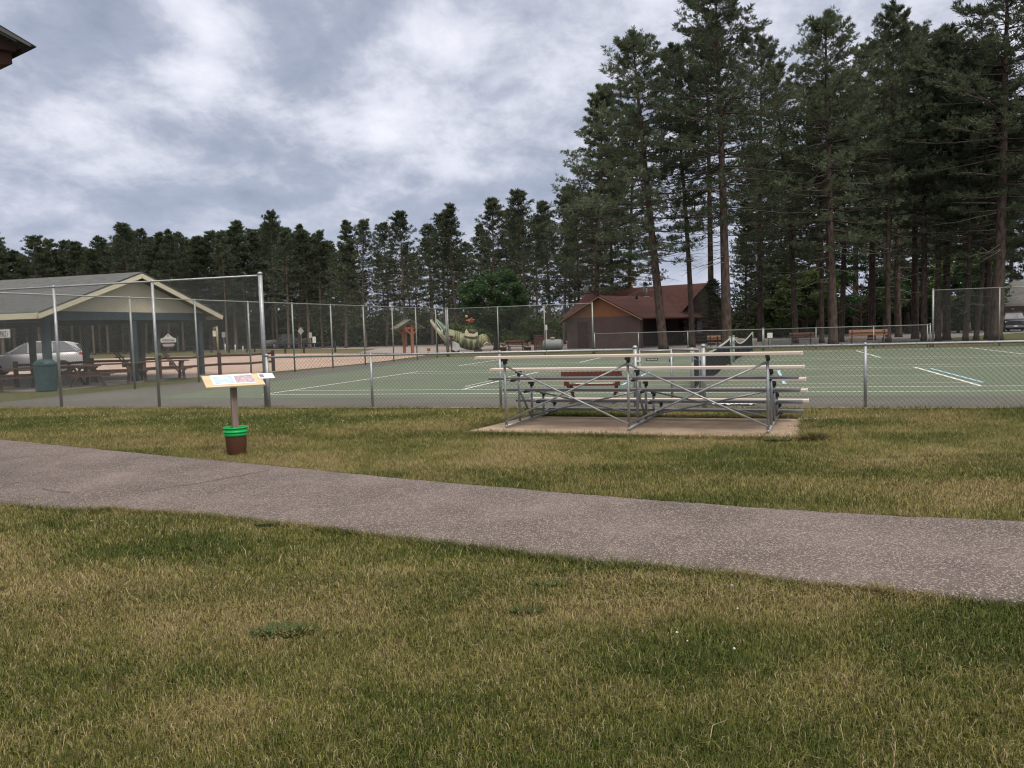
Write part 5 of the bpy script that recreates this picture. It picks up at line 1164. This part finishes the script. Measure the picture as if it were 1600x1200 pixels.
# ================================================================== TREES
def tufts(P, D, n, ln, wd, spread, rg):
    """needle bunches: at each point P a burst of n slender triangles round direction D"""
    m = len(P); P_ = np.repeat(P, n, 0); D_ = np.repeat(D, n, 0)
    r = rg.normal(size=(m * n, 3)); r /= np.linalg.norm(r, axis=1)[:, None]; d = D_ + r * spread; d /= np.linalg.norm(d, axis=1)[:, None]
    l_ = ln * (.65 + .7 * rg.random(m * n))[:, None]; s = np.cross(d, rg.normal(size=(m * n, 3))); s /= np.linalg.norm(s, axis=1)[:, None]; s *= wd * (.7 + .6 * rg.random(m * n))[:, None]
    base = P_ + r * ln * .10; mid = base + d * l_ * .5
    v = np.stack([base, mid + s, base + d * l_, mid - s], 1).reshape(-1, 3); f = np.arange(4 * m * n).reshape(-1, 4); return v, f
def tubes(segs, n=3):
    """segs: list of (p0, p1, r0, r1) -> mesh arrays"""
    A = np.array([s[0] for s in segs], float); B = np.array([s[1] for s in segs], float); r0 = np.array([s[2] for s in segs])[:, None]; r1 = np.array([s[3] for s in segs])[:, None]
    t = B - A; t /= np.linalg.norm(t, axis=1)[:, None] + 1e-9; up = np.where(np.abs(t[:, 2:3]) < .9, np.array([[0, 0, 1.]]), np.array([[1., 0, 0]])); x = np.cross(t, up); x /= np.linalg.norm(x, axis=1)[:, None]; y = np.cross(t, x)
    vs = []
    for k in range(n):
        a_ = 2 * math.pi * k / n; o = x * math.cos(a_) + y * math.sin(a_); vs += [A + o * r0, B + o * r1]
    v = np.stack(vs, 1).reshape(-1, 3); m = len(segs); b = 2 * n * np.arange(m)
    f = np.concatenate([np.stack([b + 2 * k, b + 2 * ((k + 1) % n), b + 2 * ((k + 1) % n) + 1, b + 2 * k + 1], 1) for k in range(n)]); return v, f
def pine_meshes(seed, H, base, R, whorl, per, twig_step, nneedle, ln, wd, trunk_r, far=False, sparse=0.0, bend=.4, conic=.5, dead=True):
    rg = np.random.default_rng(seed); rr = random.Random(seed)
    bx, by = rr.uniform(-bend, bend), rr.uniform(-bend, bend); ph = rr.random() * 6
    def ax(z_): f = z_ / H; return np.array([bx * math.sin(f * 3.0 + ph) - bx * math.sin(ph), by * math.sin(f * 2.3 + ph) - by * math.sin(ph), z_])
    nt_ = 14; mb = MB(); pts = [Vector(ax(H * k / nt_)) for k in range(nt_ + 1)]
    rad = [trunk_r * (1 - k / nt_) ** .75 * (1.22 if k == 0 else 1) + .012 for k in range(nt_ + 1)]
    pts.insert(1, Vector(ax(H * .02))); rad.insert(1, trunk_r * 1.02); mb.tube(pts, rad, 8 if far else 12)
    segs = []; P = []; D = []; dsegs = []
    z_ = H * base
    while z_ < H * .985:
        f = (z_ / H - base) / (1 - base)
        prof = (min(1, (f + .10) / .38) ** .7) * (1 - f) ** conic * 1.06 + .05
        off = rr.random() * 6.28
        for k in range(per):
            if rr.random() < sparse * (1 - f): continue
            a_ = off + 6.283 * k / per + rr.uniform(-.35, .35); Lb = R * prof * rr.uniform(.50, 1.22); el0 = -0.16 + .62 * f ** 1.2 + rr.uniform(-.12, .12)
            p = ax(z_ + rr.uniform(-.15, .15)); d = np.array([math.cos(a_) * math.cos(el0), math.sin(a_) * math.cos(el0), math.sin(el0)]); ns_ = 6; st = Lb / ns_; q = p.copy(); br = .012 + .012 * Lb * (1 - .5 * f); el = el0
            for s_ in range(ns_):
                el += (.075 if s_ > 1 else -.02) + rr.uniform(-.05, .05); a2 = a_ + rr.uniform(-.12, .12); d = np.array([math.cos(a2) * math.cos(el), math.sin(a2) * math.cos(el), math.sin(el)]); q2 = q + d * st
                segs.append((q, q2, br * (1 - s_ / ns_) + .006, br * (1 - (s_ + 1) / ns_) + .006))
                if s_ >= (1 if f > .35 else 2):
                    for side_ in (-1, 1):
                        for rep in range(1 if far else 2):
                            tl = Lb * .26 * (1 - .09 * s_) * rr.uniform(.5, 1.25); ta = a2 + side_ * rr.uniform(.5, 1.15); te = el + rr.uniform(-.1, .4)
                            td = np.array([math.cos(ta) * math.cos(te), math.sin(ta) * math.cos(te), math.sin(te)]); t0 = q + (q2 - q) * rr.random(); t1 = t0 + td * tl + np.array([0, 0, .06 * tl])
                            segs.append((t0, t1, .010, .005)); nn_ = max(1, int(tl / twig_step))
                            for u_ in range(nn_):
                                P.append(t0 + (t1 - t0) * (1 - .72 * u_ / nn_)); D.append(td * .8 + np.array([0, 0, .45]))
                q = q2
            P.append(q); D.append(d); P.append(q - d * twig_step); D.append(d)
        z_ += whorl * rr.uniform(.8, 1.2) * (1 - .45 * f)
    P.append(ax(H)); D.append(np.array([0, 0, 1.])); 
    for k in range(4 if far else 9): P.append(ax(H - (.3 if far else .16) * k)); D.append(np.array([0, 0, 1.]))
    for k in range(7):      # side shoots standing up round the leader
        zz = H * (.985 - .022 * k); a_ = rr.random() * 6.28; L_ = R * (.07 + .045 * k) * rr.uniform(.6, 1.3)
        for u_ in ((1.,) if far else (1., .75, .5)): P.append(ax(zz) + np.array([math.cos(a_) * L_ * u_, math.sin(a_) * L_ * u_, L_ * u_ * 1.1])); D.append(np.array([math.cos(a_) * .5, math.sin(a_) * .5, 1.]))
    if dead:
        z_ = H * max(.12, base - .12)
        while z_ < H * (base + .42):
            a_ = rr.random() * 6.28; Lb = R * rr.uniform(.2, .95); p = ax(z_); d = np.array([math.cos(a_), math.sin(a_), rr.uniform(-.35, .15)]); q = p
            for s_ in range(3):
                q2 = q + (d + np.array([rr.uniform(-.25, .25), rr.uniform(-.25, .25), rr.uniform(-.15, .2)])) * Lb / 3; dsegs.append((q, q2, .022 * (1 - s_ * .28), .022 * (1 - (s_ + 1) * .28)))
                if s_: 
                    e_ = q + np.array([rr.uniform(-1, 1), rr.uniform(-1, 1), rr.uniform(-.5, .5)]) * Lb * .28; dsegs.append((q, e_, .009, .005))
                q = q2
            z_ += rr.uniform(.10, .34)
    P = np.array(P); D = np.array(D); v, f = tufts(P, D, nneedle, ln, wd, .85, rg)
    bv, bf = tubes(segs, 3); crown_v = np.concatenate([v, bv]); crown_f = np.concatenate([f, bf + len(v)]); fm_ = np.concatenate([np.zeros(len(f)), np.ones(len(bf))])
    return mb, crown_v, crown_f, fm_, (tubes(dsegs, 3) if dsegs else None)
def make_pine(label, group, far=False, name='pine_tree', nm=None, **k):
    mb, v, f, fm_, dd = pine_meshes(far=far, **k)
    t = thing(name, label, 'pine tree', group=group)
    mb.build('trunk', bark_far if far else bark, t)
    npmesh('crown', v, f, [nm or (needle_far if far else needle), bark_d], t, fmat=fm_)
    if dd: npmesh('dead_branches', dd[0], dd[1], twigm, t)
    return t
bark_far = mat('pine_bark_far', (.10, .075, .065), .95, col2=(.17, .135, .12), scale=4, stretch=(1, 1, .35), spec=.1)
HB, HF = 20.0, 16.0
big = [make_pine('x', None, seed=11, H=HB, base=.30, R=4.6, whorl=.62, per=5, twig_step=.30, nneedle=13, ln=.23, wd=.020, trunk_r=.27, conic=.55, sparse=.15),
       make_pine('x', None, seed=12, H=HB, base=.36, R=4.2, whorl=.60, per=5, twig_step=.30, nneedle=13, ln=.23, wd=.020, trunk_r=.25, conic=.5, sparse=.2),
       make_pine('x', None, seed=13, H=HB, base=.38, R=3.6, whorl=.62, per=5, twig_step=.30, nneedle=13, ln=.23, wd=.020, trunk_r=.20, conic=.6, sparse=.25),
       make_pine('x', None, seed=14, H=HB, base=.24, R=4.0, whorl=.66, per=4, twig_step=.30, nneedle=13, ln=.23, wd=.020, trunk_r=.22, conic=.45, sparse=.3),
       make_pine('x', None, seed=15, H=HB, base=.22, R=3.8, whorl=.66, per=5, twig_step=.30, nneedle=16, ln=.24, wd=.022, trunk_r=.20, conic=.6, sparse=.1)]
farp = [make_pine('x', None, far=True, seed=21 + k, H=HF, base=b_, R=R_, whorl=.66, per=5, twig_step=.42, nneedle=9, ln=.30, wd=.032, trunk_r=.17, conic=c_, sparse=.2, dead=(k % 2 == 0)) for k, (b_, R_, c_) in enumerate([(.28, 3.0, .62), (.34, 2.7, .5), (.24, 2.9, .75), (.38, 2.5, .55), (.30, 3.3, .68)])]
placed = set()
def place(proto, px, Y, top_py, label, group, H, rz=None, wide=1.0, lean=0.0, rnd=random.Random(77)):
    p = XY(px, Y); h = height_at(p.x, p.y, top_py); s_ = h / H
    if id(proto) not in placed: placed.add(id(proto)); o = proto; o['label'] = label; o['group'] = group; o.location = p; 
    else: o = copy_tree(proto, p, 0, label, group)
    o.rotation_euler = (0, lean, rnd.random() * 6.28 if rz is None else rz); o.scale = (s_ * wide, s_ * wide, s_)
    return o
# --- big pines beyond the courts, each told apart by where its trunk stands
GR = 'big red pines beyond the courts'
bigs = [  # proto, px, Y, top, wide, lean(deg), label
 (0, 1037, 53.5, 52, 1.10, -4.5, 'tall pine with left leaning trunk in front of the cabin roof'),
 (2, 1082, 56.0, 70, .95, -2.0, 'slim pine trunk between the leaning pine and the thick pine in front of the cabin'),
 (1, 1136, 51.5, -25, 1.12, -1.0, 'thick straight pine behind the droopy nets, taller than the picture'),
 (2, 1112, 61.0, 40, 1.0, 0, 'slim pine just left of the thick pine, at the log corner of the cabin'),
 (3, 1189, 67.0, 62, .95, 0, 'thin pine right of the nets, behind the white placard'),
 (4, 1166, 72.0, 330, .9, 0, 'small dark young pine with low crown behind the second net'),
 (3, 1243, 58.0, 96, .95, -3.0, 'pine directly behind the left brown bench'),
 (0, 1302, 52.5, 24, 1.05, -1.0, 'thick reddish pine between the brown bench and the orange bench'),
 (2, 1284, 57.0, 130, .95, 0, 'dark pine hugging the left side of the thick reddish pine'),
 (3, 1314, 58.5, 110, .95, 1.0, 'slim pine hugging the right side of the thick reddish pine'),
 (1, 1362, 62.0, 70, .95, 0, 'pine trunk rising behind the long orange bench'),
 (2, 1388, 54.5, 12, .85, 0, 'thin pine at the right end of the long orange bench'),
 (3, 1404, 68.0, 60, 1.0, 0, 'pale thin pine farther back, right of the orange bench'),
 (1, 1430, 61.0, 46, .92, 0, 'pine with pointed top left of the tall right fence corner'),
 (0, 1444, 55.0, 90, .85, 0, 'forked looking dark pine just left of the tall right fence corner post'),
 (2, 1466, 54.5, 46, .95, 0, 'dark pine directly behind the tall right fence corner post'),
 (1, 1479, 56.0, 50, .95, 0, 'dark pine just right of the tall right fence corner post'),
 (3, 1508, 53.0, 120, .95, 1.5, 'pine with flared foot in the middle of the tall right fence bay'),
 (2, 1525, 54.0, 90, .9, 4.0, 'slim pine with trunk leaning right behind the tall right fence'),
 (0, 1545, 54.5, 60, 1.0, -1.0, 'pine just left of the widest trunk behind the tall right fence'),
 (1, 1556, 51.0, -60, 1.25, 1.5, 'widest dark pine behind the tall right fence, left of the brick house'),
 (1, 1668, 50.0, 0, 1.0, 0, 'pine outside the right edge whose boughs reach into the picture'),
 (4, 934, 69.0, 140, 1.05, 0, 'bushy pine behind the left end of the cabin roof'),
 (4, 985, 76.0, 180, 1.05, 0, 'bushy pine behind the middle of the cabin roof'),
 (3, 905, 78.0, 292, .95, 0, 'shorter pine behind the gas tank, left of the cabin'),
 (4, 958, 73.0, 230, 1.0, 0, 'dark low branched pine behind the cabin chimney'),
 (4, 1122, 60.5, 436, 1.7, 0, 'young dark pine covering the right end of the cabin roof'),
]
for (k, px, Y, tp_, wd_, ln_, lab) in bigs: place(big[k], px, Y, tp_, lab, GR, HB, wide=wd_, lean=math.radians(ln_), rz=0.0 if abs(ln_) > .9 else None)
# fill behind the right grove: rows of smaller dark pines that close the wood
rnd = random.Random(31)
for row, (Y, n_, t0, t1) in enumerate(((86, 11, 120, 215), (98, 11, 150, 260))):
    for k in range(n_):
        px = 1185 + (1660 - 1185) * (k + rnd.uniform(.1, .9)) / n_
        place(farp[rnd.randrange(5)], px, Y + rnd.uniform(-4, 4), rnd.uniform(t0, t1) + max(0, 1290 - px) * .9, 'dark pine deep in the wood behind the big grove on the right', 'background pines of the right-hand wood', HF, wide=1.15)
# mid pines between the leafy tree and the far wood, tops against the sky
mids = [(541, 96, 348, 2, 'first pine right of the narrow sky gap, pointed twin top'), (572, 95, 345, 0, 'bushy pine left of the timber kiosk, second of the mid row'), (604, 98, 352, 1, 'narrow pine just left of the tallest mid pine'), (634, 93, 333, 4, 'pine with broad rounded crown straight above the timber kiosk'),
        (697, 92, 334, 0, 'pine with slanting left side above the fish jaws'), (716, 90, 322, 2, 'pointed pine directly above the fish sculpture head'), (676, 99, 352, 3, 'thin pine between the kiosk pine and the fish pines'), (775, 88, 310, 4, 'pointed pine rising straight behind the leafy tree'), (800, 93, 330, 1, 'pine between the two pointed pines behind the leafy tree'),
        (822, 86, 297, 3, 'slender pine with bare lower trunk right of the leafy tree'), (858, 84, 316, 0, 'wide pine right of the slender bare trunked pine'), (882, 80, 293, 4, 'bushy pine above the utility enclosure, left of the cabin pines'), (746, 96, 352, 2, 'low pine between the fish pines and the leafy tree')]
for px, Y, tp_, k, lab in mids: place(farp[k], px, Y, tp_, lab, 'mid row pines seen against the sky', HF, wide=1.12)
# far wood on the left
tops = [(-30, 372), (2, 358), (28, 385), (50, 392), (68, 366), (90, 380), (112, 370), (130, 374), (150, 384), (171, 366), (190, 372), (206, 350), (229, 357), (247, 368), (265, 352), (291, 356), (310, 368), (332, 356), (352, 362), (372, 353), (391, 345), (410, 352), (432, 333), (450, 346), (466, 343), (484, 350), (502, 354), (518, 368)]
for px, tp_ in tops: place(farp[rnd.randrange(5)], px + rnd.uniform(-4, 4), 104 + rnd.uniform(-5, 5), tp_ + rnd.uniform(-4, 12), 'tall red pine in the front row of the far wood on the left', 'front row pines of the far wood', HF, wide=.85 + .5 * rnd.random())
for row, (Y, n_, dy) in enumerate(((112, 26, 14), (122, 26, 24))):
    for k in range(n_):
        px = -60 + (560 + 60) * (k + rnd.uniform(.1, .9)) / n_ + (0 if row else 0)
        tt = np.interp(px, [t_[0] for t_ in tops], [t_[1] for t_ in tops])
        place(farp[rnd.randrange(5)], px, Y + rnd.uniform(-3, 3), tt + dy * rnd.uniform(.4, 1.3), 'red pine standing behind the front row of the far wood on the left', 'back row pines of the far wood', HF, wide=1.1)
for k in range(20):
    px = 545 + (960 - 545) * (k + rnd.uniform(.1, .9)) / 20
    tt = np.interp(px, [545, 632, 700, 775, 822, 900], [350, 335, 334, 312, 300, 295])
    place(farp[rnd.randrange(5)], px, rnd.uniform(103, 122), tt + rnd.uniform(30, 85), 'shorter pine behind the mid row, between kiosk and cabin', 'back pines behind the mid row', HF, wide=1.05)

# --- broad-leaved trees
def leaf_tree(name, label, loc, H, R, zc, trunk_r, seed, m, nclump=60, nleaf=230, ls=.11, clump=.8, low=.0, cat='tree', group=None):
    rg = np.random.default_rng(seed); rr = random.Random(seed); t = thing(name, label, cat, loc, group=group); segs = []
    mb = MB(); 
    if trunk_r: mb.tube([(0, 0, 0), (.03, 0, H * .12), (.0, .02, H * .35), (.02, 0, zc)], [trunk_r * 1.3, trunk_r, trunk_r * .8, trunk_r * .4], 10)
    Ps = []
    for k in range(nclump):
        d = rg.normal(size=3); d /= np.linalg.norm(d); rad = rr.uniform(.45, 1.0) ** .6; c_ = np.array([d[0] * R * rad, d[1] * R * rad, zc + d[2] * (H - zc) * rad * (.95 if d[2] > 0 else low or .8)])
        segs.append((np.array([0, 0, min(zc * .9, c_[2] * .6)]), c_, trunk_r * .22 + .01, .01)); cs = clump * rr.uniform(.55, 1.1)
        q = rg.normal(size=(nleaf, 3)); q /= np.linalg.norm(q, axis=1)[:, None]; q *= (rg.random(nleaf) ** .4)[:, None]; Ps.append(c_ + q * np.array([cs, cs, cs * .6]))
    P = np.concatenate(Ps); n_ = len(P); a = rg.normal(size=(n_, 3)); a /= np.linalg.norm(a, axis=1)[:, None]; b_ = np.cross(a, rg.normal(size=(n_, 3))); b_ /= np.linalg.norm(b_, axis=1)[:, None]
    a[:, 2] *= .6; s_ = (ls * (.6 + .8 * rg.random(n_)))[:, None]
    v = np.stack([P - a * s_, P + b_ * s_ * .6, P + a * s_, P - b_ * s_ * .6], 1).reshape(-1, 3); f = np.arange(4 * n_).reshape(-1, 4)
    if trunk_r: 
        mb.build('trunk', bark_d, t); bv, bf = tubes(segs, 4); npmesh('limbs', bv, bf, bark_d, t)
    npmesh('crown', v, f, m, t); return t
q = XY(776, 64.5); hh = height_at(q.x, q.y, 420)
leaf_tree('leafy_tree', 'round dark green leafy tree behind the fish sculpture', q, hh, 2.9, hh * .60, .22, 51, leafm, nclump=120, nleaf=300, ls=.08, clump=.70, low=.95)
for i_, (px, Y, top, R_, lab) in enumerate([(1222, 82, 395, 4.2, 'green leafy tree between the thin pine and the brown bench pine'), (1260, 78, 420, 3.6, 'bright leafy bush tree behind the pine at the brown bench'), (1345, 80, 400, 4.4, 'leafy tree deep behind the long orange bench'), (1420, 84, 405, 4.4, 'leafy tree left of the tall right fence corner'), (1497, 78, 380, 3.6, 'yellow green leafy tree inside the tall right fence bay'), (1524, 76, 400, 2.3, 'leafy tree behind the widest trunk at the right'), (1590, 108, 370, 6, 'leafy tree rising behind the brick house')]):
    q = XY(px, Y); hh = height_at(q.x, q.y, top); leaf_tree('leafy_tree', lab, q, hh, R_, hh * .55, .12, 60 + i_, leafy if i_ in (1, 4) else leafm, nclump=55, nleaf=150, ls=.16, clump=1.1, group='leafy trees in the right-hand wood')
# --- bushes along the wood edge, countable ones
bl = [(800, 86, 492, 3.0), (835, 84, 488, 3.0), (870, 88, 492, 3.2), (735, 88, 500, 2.6), (1180, 84, 512, 2.2), (1210, 86, 505, 2.6)]
for i_, (px, Y, top, R_) in enumerate(bl):
    q = XY(px, Y); hh = height_at(q.x, q.y, top); leaf_tree('bush', ['light green bush behind the dark red bench', 'light green bush behind the utility enclosure', 'light green bush just left of the cabin wall', 'bush behind the tail of the fish sculpture', 'low bush behind the nets, left one', 'low bush behind the white placard'][i_], q, hh, R_, hh * .45, 0, 80 + i_, leafy, nclump=34, nleaf=170, ls=.12, clump=.75, cat='bush', group='light green bushes at the wood edge')
# --- undergrowth that closes the far woods (uncountable)
rg = np.random.default_rng(90); Ps = []
def under(px0, px1, Y0, Y1, top_py, n_, dens=90, sz=1.5):
    for _ in range(n_):
        px = rg.uniform(px0, px1); Y = rg.uniform(Y0, Y1); p = XY(px, Y); tp__ = height_at(p.x, p.y, top_py) * rg.uniform(.35, 1.1); c_ = np.array([p.x, p.y, max(.5, tp__ * rg.uniform(.1, 1))])
        q = rg.normal(size=(dens, 3)); q /= np.linalg.norm(q, axis=1)[:, None]; q *= (rg.random(dens) ** .4)[:, None]; Ps.append(c_ + q * np.array([sz, sz, sz * .8]))
under(-80, 300, 112, 128, 480, 700, 80); under(280, 560, 110, 128, 482, 640, 80); under(540, 960, 100, 120, 488, 760, 80); under(1150, 1720, 92, 104, 468, 800, 80, 1.6); under(-80, 960, 128, 140, 500, 700, 70, 1.8)
P = np.concatenate(Ps); P = P[P[:, 2] > 0]; n_ = len(P); a = rg.normal(size=(n_, 3)); a /= np.linalg.norm(a, axis=1)[:, None]; b_ = np.cross(a, rg.normal(size=(n_, 3))); b_ /= np.linalg.norm(b_, axis=1)[:, None]; s_ = (.20 * (.6 + .9 * rg.random(n_)))[:, None]
v = np.stack([P - a * s_, P + b_ * s_ * .6, P + a * s_, P - b_ * s_ * .6], 1).reshape(-1, 3)
uo = npmesh('undergrowth', v, np.arange(4 * n_).reshape(-1, 4), underm); tag(uo, 'dense dark undergrowth along the foot of the far woods', 'undergrowth', kind='stuff')
for pr_ in big + farp:
    if id(pr_) not in placed:
        for c_ in list(pr_.children): bpy.data.objects.remove(c_)
        bpy.data.objects.remove(pr_)
